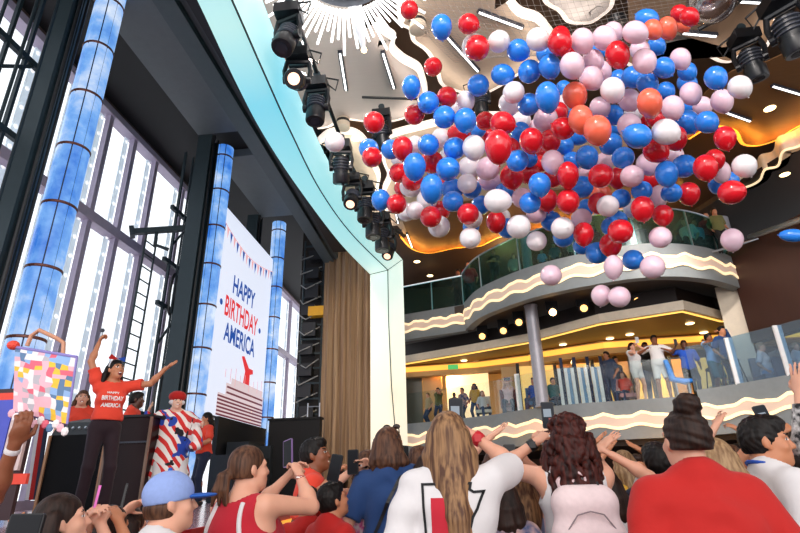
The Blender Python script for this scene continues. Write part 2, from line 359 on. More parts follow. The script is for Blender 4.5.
# ladder in the wing
def ladder(name, label, p, h, wd, m, ax=(1, 0, 0)):
    r = thing(name, label, 'ladder', p); ax = np.array(ax, float); b = MB(); p = np.array(p, float)
    for s in (-1, 1): b.tube([p+ax*s*wd/2, p+ax*s*wd/2+np.array([0, 0, h])], .022)
    b.build('rail', m, r)
    for z in np.arange(.25, h, .3): b = MB(); b.tube([p-ax*wd/2+np.array([0, 0, z]), p+ax*wd/2+np.array([0, 0, z])], .016); b.build('rung', m, r)
    return r
q = atY(314, 400, 15.0); ladder('step_ladder', 'small pale ladder in the dark wing beside the taupe curtain', (q[0], 15.0, STZ), 2.45, .34, STEEL)
# black masking flat on stage in front of the curtain
q0 = atY(271, 421, 13.4); q1 = atY(321, 421, 13.4)
b = MB(); b.box(((q0[0]+q1[0])/2, 13.4, (STZ+q0[2])/2), (q1[0]-q0[0], .25, q0[2]-STZ)); b.box(((q0[0]+q1[0])/2, 13.4, q0[2]+.02), (q1[0]-q0[0]+.06, .3, .05)); tag(b.build('masking_flat', mat('flat_black', '0d0d0f', .8)), 'plain black masking flat on the stage beside the taupe curtain', 'stage flat')

# LED columns, each with a dark steel post
SKY = sky_led('led_sky'); BAND = mat('band_bronze', '6b3f36', .4, .4); PANL = mat('panel_gap', '16233c', .5)
def led_column(y, label):
    x = -5.5; r = thing('led_column', label, 'column', (x, y, STZ), 'video columns on the stage'); R = .215
    for k in range(6):
        b = MB(); a0 = -PI*.95 + k*PI*1.3/6; arc = [(x+R*math.cos(a0+t*PI*1.3/6*.84/5), y+R*math.sin(a0+t*PI*1.3/6*.88/5)) for t in range(6)]
        b.ribbon(arc, STZ+.02, 9.3, .02); o = b.build('led_panel', SKY, r); smooth_shade(o, 30)
    b = MB(); b.lathe([(R-.02, 0), (R-.02, 8.1)], (x, y, STZ), 24); b.build('core', PANL, r)
    for z in np.arange(STZ+.12, 9.3, .96):
        b = MB(); b.lathe([(R+.008, 0), (R+.014, .01), (R+.014, .03), (R+.008, .04)], (x, y, z), 28); b.build('band', BAND, r)
    return r
led_column(6.05, 'thick blue sky video column behind the collage bag'); led_column(10.62, 'blue sky video column beside the near edge of the big screen'); led_column(14.78, 'slim blue sky video column between the big screen and the black flat')
def post(x, y, label, wd=.3, fw=.34):
    r = thing('steel_post', label, 'post', (x, y, STZ), 'dark steel posts on the stage'); b = MB(); h = 9.3-STZ; z = STZ+h/2
    b.box((x, y-wd*.42, z), (fw, .05, h)); b.box((x, y+wd*.42, z), (fw, .05, h)); b.box((x, y, z), (.05, wd*.84, h)); b.build('flange_beam', DARK, r)
    b = MB(); b.tube([(x+.2, y-wd*.3, STZ), (x+.2, y-wd*.3, 9.3)], .03); b.tube([(x+.2, y+wd*.2, STZ), (x+.2, y+wd*.2, 9.3)], .02); b.build('conduit', BLACK, r); return r
post(-5.75, 5.62, 'dark steel post against the thick video column behind the collage bag', .26, .22); post(-5.72, 10.2, 'dark steel post beside the near edge of the big screen', .4); post(-6.1, 14.25, 'dark steel post behind the far edge of the big screen', .4)
# rigging gantries in front of the windows
def gantry(y, label, ys=(0, .55), x=-6.6):
    r = thing('rigging_gantry', label, 'gantry', (x, y, STZ), 'rigging gantries before the windows'); b = MB()
    for d in ys: b.box((x, y+d, 5.3), (.06, .05, 8.2)); b.tube([(x+.15, y+d+.12, STZ), (x+.15, y+d+.12, 9.3)], .025)
    b.build('upright', DARK, r)
    for z in (2.9, 5.3, 6.35, 7.7): b = MB(); b.box((x, y+(ys[0]+ys[-1])/2, z), (.08, ys[-1]-ys[0]+.5, .1)); b.build('crossbar', DARK, r)
    for z in (5.3, 7.7): b = MB(); b.tube([(x, y+ys[0], z-.9), (x, y+ys[-1]+.2, z)], .03); b.build('brace', DARK, r)
    for z in (5.6, 3.3):
        lp = [(x+.14, y+.1+.12*math.cos(t), z+.0+(-.5 if math.sin(t) < 0 else .5)*abs(math.sin(t))) for t in np.linspace(0, 2*PI, 17)]
        b = MB(); b.tube(lp, .03, 6); b.build('cable_loop', BLACK, r)
    return r
gantry(4.9, 'dark rigging gantry in the upper corner by the near windows', (0, .45, .8), -6.4); gantry(10.75, 'dark rigging gantry beside the ladder in front of the windows', (0, .5)); gantry(2.6, 'dark rigging gantry at the near end of the stage windows', (0, .6))
q = atX(141, 300, -6.7); ladder('wall_ladder', 'dark fixed ladder in front of the bright stage windows', (-6.7, q[1], STZ), 5.6, .4, DARK, (0, 1, 0))
q0, q1 = atX(132, 232, -6.9), atX(190, 228, -5.9); dq = (q1-q0)/np.linalg.norm(q1-q0); b = MB(); b.box((q0+q1)/2, (.12, .12, np.linalg.norm(q1-q0)), frame_to(dq)); b.box(q0, (.22, .22, .1), frame_to(dq)); b.tube([q0+dq*.5, q0+dq*.5-[0, 0, .35], q0+dq*.8-[0, 0, .5]], .04); tag(b.build('rigging_boom', DARK), 'dark horizontal rigging boom above the fixed ladder', 'boom')
lf = thing('hanging_speaker', 'black speaker hanging by the near windows beside the gantry', 'speaker', (-6.2, 4.5, 6.1))
b = MB(); b.box((-6.2, 4.55, 5.95), (.4, .35, .6)); b.build('cabinet', BLACK, lf); b = MB(); b.box((-6.2, 4.55, 6.4), (.06, .06, .4)); b.build('bracket', DARK, lf)

# ---------------------------------------------------------------- big screen
XS = -5.5; yA, yB, zA, zB = 10.95, 14.45, 2.95, 7.9
scr = thing('led_screen', 'big portrait video screen reading HAPPY BIRTHDAY AMERICA over a ship', 'screen', (XS, (yA+yB)/2, zA))
b = MB(); b.box((XS-.09, (yA+yB)/2, (zA+zB)/2), (.14, yB-yA+.06, zB-zA+.06)); b.build('casing', BLACK, scr)
b = MB(); b.box((XS-.01, (yA+yB)/2, (zA+zB)/2), (.02, yB-yA, zB-zA)); b.build('display', glow('screen_white', 'dfe6f8', .92, '888888'), scr)
SB = glow('screen_blue', '1d4fa6', .9, '101010'); SR = glow('screen_red', 'e23238', .95, '101010'); SP = glow('screen_pale_red', 'f0b5b8', .9, '101010')
xs = XS+.006
def fit_text(txt, px, m, bold):
    # px: image corners (left-bottom, right-bottom, left-top) of the line as seen on the screen plane
    A, B, C = (atX(*q, XS) for q in px); b = MB(); put_text(b, txt, (xs, A[1], (A[2]+B[2])/2), (0, B[1]-A[1], 0), (0, 0, C[2]-(A[2]+B[2])/2), bold, m); b.build('lettering', m, scr)
fit_text('HAPPY', ((232.3, 293.5), (254, 309.2), (234.4, 274.8)), SB, .024)
fit_text('BIRTHDAY', ((223.9, 314.7), (256.4, 336.5), (225.2, 293.4)), SR, .022)
fit_text('AMERICA', ((223.0, 339.3), (253.6, 358.2), (226, 321.2)), SB, .024)
for px in ((221, 301.5), (259.3, 331)):
    P = atX(*px, XS); b = MB(); b.lathe([(.075, 0), (.075, .004)], (xs, P[1], P[2]), 14, frame_to((1, 0, 0))); b.build('dot', SB, scr)
nf = 17
for k in range(nf):                                        # bunting across the top
    t = k/(nf-1); y = yA+.12+(yB-yA-.2)*t; z = zB-.42-.28*math.sin(PI*t); d = .1
    b = MB(); b.add([(xs, y-d*.75, z), (xs, y+d*.75, z), (xs, y, z-.3)], [(0, 1, 2)]); b.build('bunting_flag', (SB, SP)[k % 2], scr)
b = MB(); b.tube([(xs, yA+(yB-yA)*t, zB-.4-.28*math.sin(PI*t)) for t in np.linspace(0, 1, 14)], .012, 5); b.build('bunting_string', SP, scr)
# ship picture on the screen (flat, shown by the screen itself)
SHW = glow('ship_hull_white', 'e8d3d6', .85, '101010'); SHM = glow('ship_deck_maroon', '7a3b46', .8, '101010')
yl, yr = atX(216.5, 401, XS)[1], yB; zt = zA+.5
b = MB(); b.box((xs, (yl+yr)/2, (zA+zt)/2+.02), (.004, yr-yl, zt-zA)); b.box((xs, (yl+yr)/2+.2, zt+.15), (.004, yr-yl-.4, .3)); b.box((xs, (yl+yr)/2+.3, zt+.37), (.004, yr-yl-.75, .16)); b.build('ship_hull', SHW, scr)
b = MB()
for k in range(6): b.box((xs+.004, (yl+yr)/2, zA+.04+k*.082), (.003, yr-yl, .042))
for k in range(2): b.box((xs+.004, (yl+yr)/2+.2, zt+.08+k*.13), (.003, yr-yl-.5, .045))
b.build('ship_deck', SHM, scr)
ym = yl+(yr-yl)*.55
b = MB(); b.add([(xs+.004, ym-.2, zt+.45), (xs+.004, ym+.2, zt+.45), (xs+.004, ym+.18, zt+.72), (xs+.004, ym+.4, zt+.78), (xs+.004, ym+.38, zt+.88), (xs+.004, ym+.1, zt+.88), (xs+.004, ym-.25, zt+1.12), (xs+.004, ym-.42, zt+1.08), (xs+.004, ym-.13, zt+.76)], [tuple(range(9))]); b.build('ship_funnel', SR, scr)
for k in range(9):
    b = MB(); yy = yl+.3+(yr-yl-.5)*k/8; b.box((xs+.004, yy, zt+.5), (.003, .025, .2+.12*(k % 3))); b.build('ship_mast', SP, scr)
# gear under the screen
b = MB()
for k in range(5): b.box((-4.95, 11.35+k*.7, STZ+.45+.15*(k % 2)), (.5, .66, .9+.3*(k % 2)), m=CHAR)
b.box((-5.3, 12.75, STZ+.86), (.1, 2.9, 1.7), m=BLACK)
tag(b.build('amplifier_case'), 'black amplifier cases in the dark under the big screen', 'equipment')

# ---------------------------------------------------------------- balconies
def band(path, z0, z1, name, amp=.05, wl=.9, ph=0, off=.03):
    # grey curved fascia with a wavy back-lit slot
    th = .25; b = MB(); b.ribbon(path, z0, z1, th); f = b.build(name, GREYP); struct(f); smooth_shade(f, 30)
    d = [0]
    for i in range(1, len(path)): d.append(d[-1]+math.dist(path[i][:2], path[i-1][:2]))
    zm = z0+(z1-z0)*.47; P = []
    for i, p in enumerate(path):
        t = np.array(path[min(i+1, len(path)-1)])-np.array(path[max(i-1, 0)]); t /= np.linalg.norm(t); P.append((p[0]+t[1]*off, p[1]-t[0]*off))
    top = [zm+.15+amp*math.sin(2*PI*x/wl+ph)+.02*math.sin(2*PI*x/wl*2.1) for x in d]; bot = [zm-.15+amp*math.sin(2*PI*x/wl+ph+.9) for x in d]
    b = MB(); b.ribbon(P, bot, top, off*.6, E_INNER); Q = [(p[0], p[1]) for p in P]
    Q2 = []
    for i, p in enumerate(path):
        t = np.array(path[min(i+1, len(path)-1)])-np.array(path[max(i-1, 0)]); t /= np.linalg.norm(t); Q2.append((p[0]+t[1]*(off+.012), p[1]-t[0]*(off+.012)))
    b.ribbon(Q2, [z-.055 for z in top], [z+.02 for z in top], .02, E_CREAM); b.ribbon(Q2, [z-.02 for z in bot], [z+.055 for z in bot], .02, E_CREAM)
    o = b.build('trim_light'); struct(o); smooth_shade(o, 30); return f
def dens(path, s=.09):
    P = [np.array(p[:2], float) for p in path]; out = []
    for a, c in zip(P[:-1], P[1:]):
        k = max(1, int(np.linalg.norm(c-a)/s)); out += [a+(c-a)*i/k for i in range(k)]
    return out+[P[-1]]
UPC = smoothline([(.22, 16.75), (.6, 15.6), (1.13, 14.83), (1.93, 14.0), (2.7, 13.5), (3.5, 13.15), (4.5, 12.85), (5.5, 12.95), (6.5, 13.4), (7.5, 14.2)], 8)
UPL = [(-2.2, 17.75), (.22, 16.9)]
LOL = smoothline([(-2.2, 18.3), (-.6, 17.5), (.8, 16.55), (1.55, 15.75), (2.85, 14.85), (4.0, 14.55), (5.68, 14.15)], 8)
LOR = smoothline([(5.7, 14.05), (6.15, 13.62), (7.1, 12.2), (8.0, 10.6), (9.2, 8)], 8)
UZ0, UZ1, LZ0, LZ1 = 6.0, 6.9, 2.35, 3.3
band(dens(UPC), UZ0, UZ1, 'balcony_front'); band(dens(UPL), UZ0, UZ1, 'balcony_front', .035, .7)
band(dens(LOL), LZ0, LZ1, 'balcony_front', .045, .95); band(dens(LOR), LZ0, LZ1+.12, 'balcony_front', .05, 1.0, 1)
YB = 22.0
def slab(name, path, z0, z1, m, back=YB, xr=11, xl=-7):
    b = MB(); b.prism([(xl if path[0][0] > xl else path[0][0], path[0][1]), *[tuple(p[:2]) for p in path], (xr, path[-1][1]), (xr, back), (xl, back)], z0, z1); o = b.build(name, m); return struct(o)
inset = lambda path, d: [(p[0], p[1]+d) for p in path]
slab('floor_lower_balcony', inset(LOL, .12)+inset(LOR, .12)[1:], LZ0+.05, LZ1-.02, mat('balcony_floor', '4a4038', .6), xl=-2.2)
slab('floor_upper_balcony', inset(UPL, .2)[:1]+inset(UPC, .12), UZ0+.25, UZ1-.02, MATS['balcony_floor'], xl=-2.2)
slab('ceiling_pit', inset(LOL, .5)+inset(LOR, .5)[1:], LZ0-.12, LZ0+.04, mat('pit_ceiling', '2e2018', .6), xl=-2.2)
# lower deck ceiling with a cream edge and yellow cove
CE = [(-2.2, 18.9), (.33, 17.6), (2.1, 16.6), (3.9, 14.85), (5.85, 14.0), (7.3, 15.2), (11, 16)]
slab('ceiling_lower_deck', inset(CE, .1), 5.52, 5.7, WOODB, xl=-2.2)
b = MB(); b.ribbon(CE, 5.47, 5.72, .12); struct(b.build('trim_2', CREAM)); b = MB(); b.ribbon(inset(CE, .14), 5.44, 5.47, .05); struct(b.build('trim_light', E_WARM))
b = MB(); b.ribbon(inset(CE, .3), 5.7, 6.2, .1); struct(b.build('wall_bulkhead', mat('bulkhead', '1f1512', .5)))
CV = [(-2.2, 19.6), (.5, 19.3), (2.3, 18.6), (2.5, 18.2), (4.5, 17.2), (7, 17.0), (11, 17.0)]
b = MB(); b.ribbon(CV, 5.1, 5.5, .3); struct(b.build('wall_cove', GOLDB)); b = MB(); b.ribbon([(p[0], p[1]-.05) for p in CV], 5.28, 5.45, .04); struct(b.build('trim_light', glow('cove_yellow', 'f8bb4a', 1.15)))
# back walls
b = MB(); b.box((4, YB+.1, 4.4), (14, .2, 2.4)); struct(b.build('wall_back', GOLDB)); b = MB(); b.box((4, YB+.1, 8.3), (14, .2, 3.4)); struct(b.build('wall_upper_back', mat('upper_wall', '4a3322', .6)))
b = MB(); b.box((1, 23, 1.2), (22, .3, 2.4)); b.box((12, 13, 3.3), (.3, 22, 6.6)); struct(b.build('wall_pit', mat('pit_wall', '3a2418', .6)))
b = MB()
for k in range(13): b.box((1.6+k*.62, 18.6, 4.25), (.5, .1, 1.7), m=(glow('amber_panel', 'e9c06a', .7) if k % 3 else GOLDB)); b.box((1.6+k*.62+.31, 18.55, 4.25), (.1, .12, 1.9), m=CHAR)
struct(b.build('wall_bar'))
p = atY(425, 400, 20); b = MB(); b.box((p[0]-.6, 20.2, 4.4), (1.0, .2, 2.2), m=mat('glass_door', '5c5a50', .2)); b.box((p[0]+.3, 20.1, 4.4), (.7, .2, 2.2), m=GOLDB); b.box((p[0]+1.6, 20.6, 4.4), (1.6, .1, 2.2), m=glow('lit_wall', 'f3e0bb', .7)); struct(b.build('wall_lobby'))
# large brown wall and dark ceilings to the right of the balconies
wr = [atY(745, 287, 14.3), atY(752, 334, 14.0)]
b = MB(); b.ribbon([(7.35, 14.2), (7.75, 13.2), (8.6, 11), (9.8, 8), (10.5, 5)], 4.55, 7.1, .3); struct(b.build('wall_right', BROWNW))
b = MB(); b.ribbon([(7.0, 14.6), (7.45, 14.35)], 3.3, 6.2, .4); struct(b.build('wall_pier', CREAM))
b = MB(); b.prism([(7.4, 14.4), (7.8, 13.2), (9.8, 8), (13, 8), (13, 22), (7.4, 22)], 6.9, 7.1); struct(b.build('floor_side_deck', MATS['balcony_floor']))
b = MB(); b.prism([(6.9, 15.2), (7.6, 13.4), (8.6, 11), (13, 8), (13, 22), (6.9, 22)], 8.55, 8.7); struct(b.build('ceiling_side_deck', mat('dark_ceiling', '1d130e', .6)))
# columns
def column(name, label, px, py, y, z0, z1, r):
    p = atY(px, py, y); b = MB(); b.lathe([(r*1.15, 0), (r*1.15, .05), (r, .06), (r, z1-z0-.06), (r*1.1, z1-z0)], (p[0], y, z0), 24); o = b.build(name, mat('column_grey', 'a5a3ab', .35, .3)); smooth_shade(o, 40); return tag(o, label, 'column')
column('round_column', 'round grey column rising from the lower balcony', 536, 350, 15.25, LZ1, UZ0+.2, .18)
column('round_column', 'slim teal grey column behind the upper balcony glass', 526, 250, 14.9, UZ1, 9.2, .14); column('round_column', 'dim grey column behind the couple on the upper balcony', 711, 200, 15.3, UZ1, 9.0, .3)
# glass balustrades
def balustrade(name, label, path, z0, h, g, step, rail=None, postm=STEEL, pw=.04):
    r = thing(name, label, 'balustrade', (path[0][0], path[0][1], z0)); P = dens(path, .1); d = 0; seg = [P[0]]
    for a, c in zip(P[:-1], P[1:]):
        seg.append(c); d += np.linalg.norm(c-a)
        if d >= step or c is P[-1]:
            b = MB(); b.ribbon(seg[:], z0, z0+h, .015); o = b.build('glass_panel', g, r)
            if postm: b = MB(); b.box((c[0], c[1]+.03, z0+h*.5), (pw, .05, h)); b.build('post', postm, r)
            d = 0; seg = [c]
    if rail: b = MB(); b.tube([(p[0], p[1]+.02, z0+h+.02) for p in P], .028, 8); o = b.build('handrail', rail, r); smooth_shade(o)
    return r
balustrade('glass_balustrade', 'clear glass balustrade on the curved upper balcony', inset(UPC, .1), UZ1, 1.05, G_TEAL, 1.5, STEEL)
balustrade('glass_balustrade', 'teal glass balustrade on the short straight upper balcony', inset(UPL, .1), UZ1, 1.05, G_TEAL, 1.4, glow('rail_lit', 'dfeaf2', .5))
balustrade('glass_balustrade', 'clear glass balustrade along the lower balcony', inset(LOL, .1), LZ1, 1.0, G_CLEAR, 1.5, None, None)
balustrade('glass_balustrade', 'blue glass balustrade with broad white posts at the brown wall', inset(LOR, .1), LZ1+.1, 1.12, G_BLUE, 1.05, None, WHITEP, .17)
b = MB(); q0 = atY(505, 371, 15.9); b.box((q0[0]+.32, 15.9, 3.8), (.14, .1, 1.1)); tag(b.build('end_post', WHITEP), 'white end post of the lower glass balustrade beside the round column', 'post')
pr = atY(757, 243, 13.0); b = MB(); b.tube([atY(750, 237, 13.4), atY(800, 220, 11.0), atY(860, 200, 9)], .07, 12); tag(b.build('silver_rail', STEEL), 'long silver tube rail on the dark side deck', 'rail')
b = MB(); b.tube([atY(712, 252, 13.5), atY(738, 245, 13.3), atY(758, 238.5, 13.2)], .03, 8); tag(b.build('grab_rail', STEEL), 'short thin silver rail below the long tube rail', 'rail')

# ---------------------------------------------------------------- atrium ceiling: floating wavy islands with edge glow put into the rim
CZ = 9.0
b = MB(); b.prism([(-3.0, -3), (11, -3), (13, 8), (13, 22.3), (-3.0, 22.3)], CZ+.42, CZ+.6); struct(b.build('ceiling', RECESS))
LIPW = mat('island_lip', 'efe6dc', .5, vary=.02)
def island(pts, z, m, lit, glowm, hid=(), k=5, ew=1.0, ec='fff0e4'):
    # floating ceiling raft: flat underside, edge rolled up along the visible outline, its glow put into the rim material
    P = smoothline([atZ(a, c, z)[:2] for a, c in pts], k); n = len(P); A = np.array([tuple(p) for p in P] + [tuple(h) for h in hid])
    area = .5*sum(A[i][0]*A[(i+1) % len(A)][1]-A[(i+1) % len(A)][0]*A[i][1] for i in range(len(A))); sg = 1 if area > 0 else -1
    N = []
    for i in range(n):
        t = P[min(i+1, n-1)]-P[max(i-1, 0)]; t = t/(np.linalg.norm(t)+1e-9); N.append(np.array([t[1], -t[0]])*sg)
    rows = [(.02, .15), (0, .02), (-.085, 0), (-.2, 0), (-.3, 0)]
    inner = [tuple(P[i]+N[i]*-.3) for i in range(n)] + [tuple(h) for h in hid]
    b = MB(); b.prism(inner, z, z+.02, m); vs = [(*(P[i]+N[i]*d), z+h) for d, h in rows for i in range(n)]
    for r in range(len(rows)-1): b.add(vs[r*n:(r+2)*n], [(i, i+1, n+i+1, n+i) for i in range(n-1)], glowm if lit and r < 2 else m)
    o = b.build('ceiling_island', m); struct(o); smooth_shade(o, 35)
    if lit:                                                  # added area lights without fixtures, brightening the underside along the rim
        dl = 0; st = 0
        for i in range(1, n):
            dl += np.linalg.norm(P[i]-P[i-1])
            if dl > 1.0 or i == n-1:
                mid = (P[st]+P[i])/2-N[(st+i)//2]*.16; t = P[i]-P[st]
                if math.hypot(*t) > .15 and mid[1] > 3:
                    la = lamp('edge_fill', 'AREA', (mid[0], mid[1], z-.22), ew*dl, ec, dl*.9, .06); la.rotation_euler = (Matrix.Rotation(math.atan2(t[1], t[0]), 4, 'Z')@Matrix.Rotation(PI, 4, 'X')).to_euler()
                dl = 0; st = i
    return o
TW = glow('lip_glow_paint', 'fff1e4', .7); TY = glow('cove_tube_amber', 'ffb640', 20)  # white rim emits by itself, standing in for hidden cove light
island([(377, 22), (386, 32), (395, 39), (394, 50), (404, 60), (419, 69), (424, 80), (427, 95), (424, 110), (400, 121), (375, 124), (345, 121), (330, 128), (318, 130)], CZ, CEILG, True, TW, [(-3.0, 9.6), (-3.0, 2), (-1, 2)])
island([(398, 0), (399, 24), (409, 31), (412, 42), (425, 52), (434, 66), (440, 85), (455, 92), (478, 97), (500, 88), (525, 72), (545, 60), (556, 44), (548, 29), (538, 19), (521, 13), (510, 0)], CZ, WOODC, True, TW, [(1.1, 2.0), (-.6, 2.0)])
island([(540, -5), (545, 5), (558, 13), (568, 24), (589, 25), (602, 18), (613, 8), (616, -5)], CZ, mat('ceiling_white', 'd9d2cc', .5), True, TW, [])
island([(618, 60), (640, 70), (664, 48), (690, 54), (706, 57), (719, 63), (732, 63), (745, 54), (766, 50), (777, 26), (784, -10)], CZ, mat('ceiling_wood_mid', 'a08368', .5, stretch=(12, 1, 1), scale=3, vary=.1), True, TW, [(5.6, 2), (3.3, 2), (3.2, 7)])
AMB = glow('lip_glow_paint_amber', 'ffb13c', 1.15)  # amber cove glow put into the rim material
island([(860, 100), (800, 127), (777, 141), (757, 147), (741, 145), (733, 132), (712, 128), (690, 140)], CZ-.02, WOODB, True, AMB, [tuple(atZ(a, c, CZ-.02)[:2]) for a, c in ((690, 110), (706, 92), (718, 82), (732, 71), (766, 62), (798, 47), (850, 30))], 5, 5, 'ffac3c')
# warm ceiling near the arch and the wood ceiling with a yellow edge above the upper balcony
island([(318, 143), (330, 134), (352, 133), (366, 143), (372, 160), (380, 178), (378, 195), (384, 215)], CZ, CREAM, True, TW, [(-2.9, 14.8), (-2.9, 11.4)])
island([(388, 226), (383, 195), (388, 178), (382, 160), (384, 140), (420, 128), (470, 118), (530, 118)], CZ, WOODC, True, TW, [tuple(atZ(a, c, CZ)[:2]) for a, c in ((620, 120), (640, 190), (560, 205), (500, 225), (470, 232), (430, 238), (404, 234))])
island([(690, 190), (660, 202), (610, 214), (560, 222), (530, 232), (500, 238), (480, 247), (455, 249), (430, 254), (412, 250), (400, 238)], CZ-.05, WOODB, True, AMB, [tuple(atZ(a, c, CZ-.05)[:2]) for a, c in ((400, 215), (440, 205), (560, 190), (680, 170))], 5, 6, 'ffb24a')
# wavy cream fascia high on the right
pts = [(735, 190), (750, 186), (760, 180), (765, 170), (778, 166), (783, 152), (800, 146), (830, 128), (870, 110)]
P = smoothline([atZ(a, c, 8.55)[:2] for a, c in pts], 6); b = MB(); b.ribbon(P, 8.55, 9.0, .2); o = b.build('trim_3', CREAM); struct(o)
b = MB(); b.tube([(p[0]-.03, p[1]-.05, 8.53) for p in P], .03, 6); struct(b.build('trim_light', E_CREAM))
# ================================================================ fixtures
LENS = mat('dark_lens', '2a3038', .1, .2); SHELL = mat('lamp_shell', '14171c', .35); SHELL2 = mat('lamp_grey', '3a3f4a', .4)
def moving_head(pos, aim, label, s=1.0, lit=False, group='moving head stage lights', base_up=(0, 0, 1)):
    # clamp + base + U yoke + barrel head with ribs and lens; pos = centre of the head
    p = np.array(pos, float); r = thing('moving_head_light', label, 'stage light', p, group); d = np.array(aim, float); d /= np.linalg.norm(d); R = frame_to(d); bx = R[:, 0]
    bu = np.array(base_up, float)
    b = MB(); b.lathe([(.10*s, -.2*s), (.125*s, -.17*s), (.13*s, .0), (.12*s, .05*s), (.12*s, .09*s), (.145*s, .1*s), (.145*s, .26*s), (.135*s, .28*s)], p, 20, R); o = b.build('head', SHELL, r); smooth_shade(o, 35)
    b = MB()
    for k in range(4): b.lathe([(.13*s, 0), (.15*s, .006), (.15*s, .02*s), (.13*s, .03*s)], p+d*(-.15+.05*k)*s, 20, R)
    b.build('cooling_fin', SHELL2, r)
    b = MB(); b.lathe([(.085*s, 0), (.085*s, .012)], p+d*.275*s, 20, R); b.build('lens', glow('head_lens', 'ffc9a8', 1.6) if lit else LENS, r)
    b = MB()
    for sd in (-1, 1): b.tube([p+bx*sd*.17*s, p+bx*sd*.19*s+bu*.16*s, p+bx*sd*.16*s+bu*.33*s], .035*s, 8); b.lathe([(.06*s, -.03*s), (.06*s, .03*s)], p+bx*sd*.17*s, 12, frame_to(bx))
    b.tube([p-bx*.17*s+bu*.33*s, p+bx*.17*s+bu*.33*s], .04*s, 8); b.build('yoke', SHELL, r)
    b = MB(); b.box(p+bu*.43*s, (.34*s, .28*s, .16*s)); b.build('base', SHELL, r)
    b = MB(); b.box(p+bu*.55*s, (.06*s, .12*s, .14*s)); b.lathe([(.06*s, -.05), (.06*s, .05)], p+bu*.63*s, 10, frame_to((0, 1, 0))); b.build('clamp', DARK, r)
    b = MB(); b.tube([p+bu*.45*s+bx*.16*s, p+bu*.3*s+bx*.3*s, p+bu*.5*s+bx*.34*s, p+bu*.62*s], .014*s, 6); b.build('cable', BLACK, r)
    return r
XA = -1.85
row = [((287, 38), (-.1, -.35, -1), 1.0, 0, 'black stage light highest in the row along the cyan arch'), ((297, 80), (.1, -.75, -.6), .95, 1, 'lit stage light with a warm lens beside the cyan arch, second in the row'),
       ((316, 108), (0, -.1, -1), 1.0, 0, 'black stage light pointing straight down beside the white balloon at the arch'), ((341, 168), (-.05, .3, -.8), 1.0, 0, 'black stage light in the middle of the row along the arch'),
       ((352, 198), (.0, -.55, -.8), .9, 1, 'lit stage light midway along the cyan arch with a pink lens'), ((365, 208), (0, -.1, -1), 1.05, 0, 'black stage light just beyond the lit one midway along the arch'),
       ((373, 224), (0, .0, -1), 1.1, 0, 'black stage light third from the arch corner'), ((382, 238), (0, 0, -1), 1.1, 0, 'black stage light second from the arch corner'), ((389, 250), (-.1, -.5, -.8), .9, 1, 'small lit stage light nearest the corner of the arch')]
RP = []
for (px, py), aim, s, lit, lb in row:
    q = np.array([0., 0, 0]); yy = np.interp(px, [287, 316, 352, 373, 389], [5.3, 6.6, 8.5, 9.9, 11.2]); q = atY(px, py, yy); moving_head(q, aim, lb, s*1.02, lit); RP.append(q+np.array([0, 0, .66]))
b = MB(); P = smoothline([RP[0]+np.array([-.2, -2.2, .1])]+RP[::2]+[RP[-1]+np.array([.2, .5, 0])], 5); b.tube(P, .035, 8); tag(b.build('lighting_pipe', BLACK), 'black pipe carrying the row of stage lights along the arch', 'pipe')
for (px, py), aim, s, yy, lb in [((382, 135), (.1, .2, -1), .92, 8.3, 'black stage light hanging behind the red balloons near the arch'), ((481, 103), (0, .1, -1), .85, 8.6, 'black stage light hanging between white and blue balloons'), ((613, 10), (.2, .2, -1), 1.0, 7.9, 'black stage light hanging above the pink balloons from the top'),
                       ((752, 62), (.15, .2, -1), 1.04, 7.4, 'black stage light hanging over the brown wood ceiling, the lower of two'), ((790, 32), (.2, .2, -1), 1.2, 6.7, 'large black stage light at the corner above the brown wood ceiling')]:
    q = atY(px, py, yy); moving_head(q, aim, lb, s*1.1, False)
q0 = atY(735, 42, 7.4); q1 = atY(772, 8, 6.8); b = MB(); b.tube([atY(705, 52, 7.6)+[0, 0, .5], q0+[0, 0, .62], q1+[0, 0, .62], atY(830, -40, 6.2)], .04, 8); tag(b.build('lighting_pipe', BLACK), 'black pipe crossing the wood ceiling above two stage lights', 'pipe')
q0 = atY(362, 118, 8.3)+[0, 0, .5]; b = MB(); b.tube([q0, atY(432, 112, 8.4)+[0, 0, .3]], .025, 8); tag(b.build('lighting_pipe', BLACK), 'thin black bar under the pale ceiling behind the red balloons', 'pipe')

# round spotlights under the upper balcony
for i, ((px, py), yy) in enumerate([((482.8, 336), 17.2), ((503.8, 330.5), 16.6), ((519.3, 322), 15.8), ((553, 312), 15.0), ((584, 308), 15.0), ((637.5, 301), 14.8)]):
    nm = ['closest to the arch', 'second out from the arch', 'beside the round column, on the arch side', 'glowing brightest beside the round column', 'beside two pink balloons, on the column side', 'just past the two pink balloons'][i]
    p = atY(px, py, yy); r = thing('balcony_spotlight', f'black spotlight under the upper balcony, {nm}', 'spotlight', p, 'canister spotlights under the upper balcony')
    d = np.array([-.25, -.9, -.35]); d /= np.linalg.norm(d); R = frame_to(d)
    b = MB(); b.lathe([(.05, -.34), (.12, -.3), (.13, -.02), (.15, .03), (.15, .09)], p, 18, R); o = b.build('can', SHELL, r); smooth_shade(o, 35)
    b = MB(); b.lathe([(.1, 0), (.1, .01)], p+d*.086, 16, R); b.build('lens', glow('spot_lens', 'ffb867', 3.2) if i != 3 else glow('spot_lens_hot', 'ffc27a', 14), r)
    b = MB(); b.box(p+[0, .12, .27], (.34, .05, .36)); b.tube([p+[0, .12, .3], (p[0], p[1]+.12, UZ0+.25)], .025); b.build('bracket', SHELL, r)

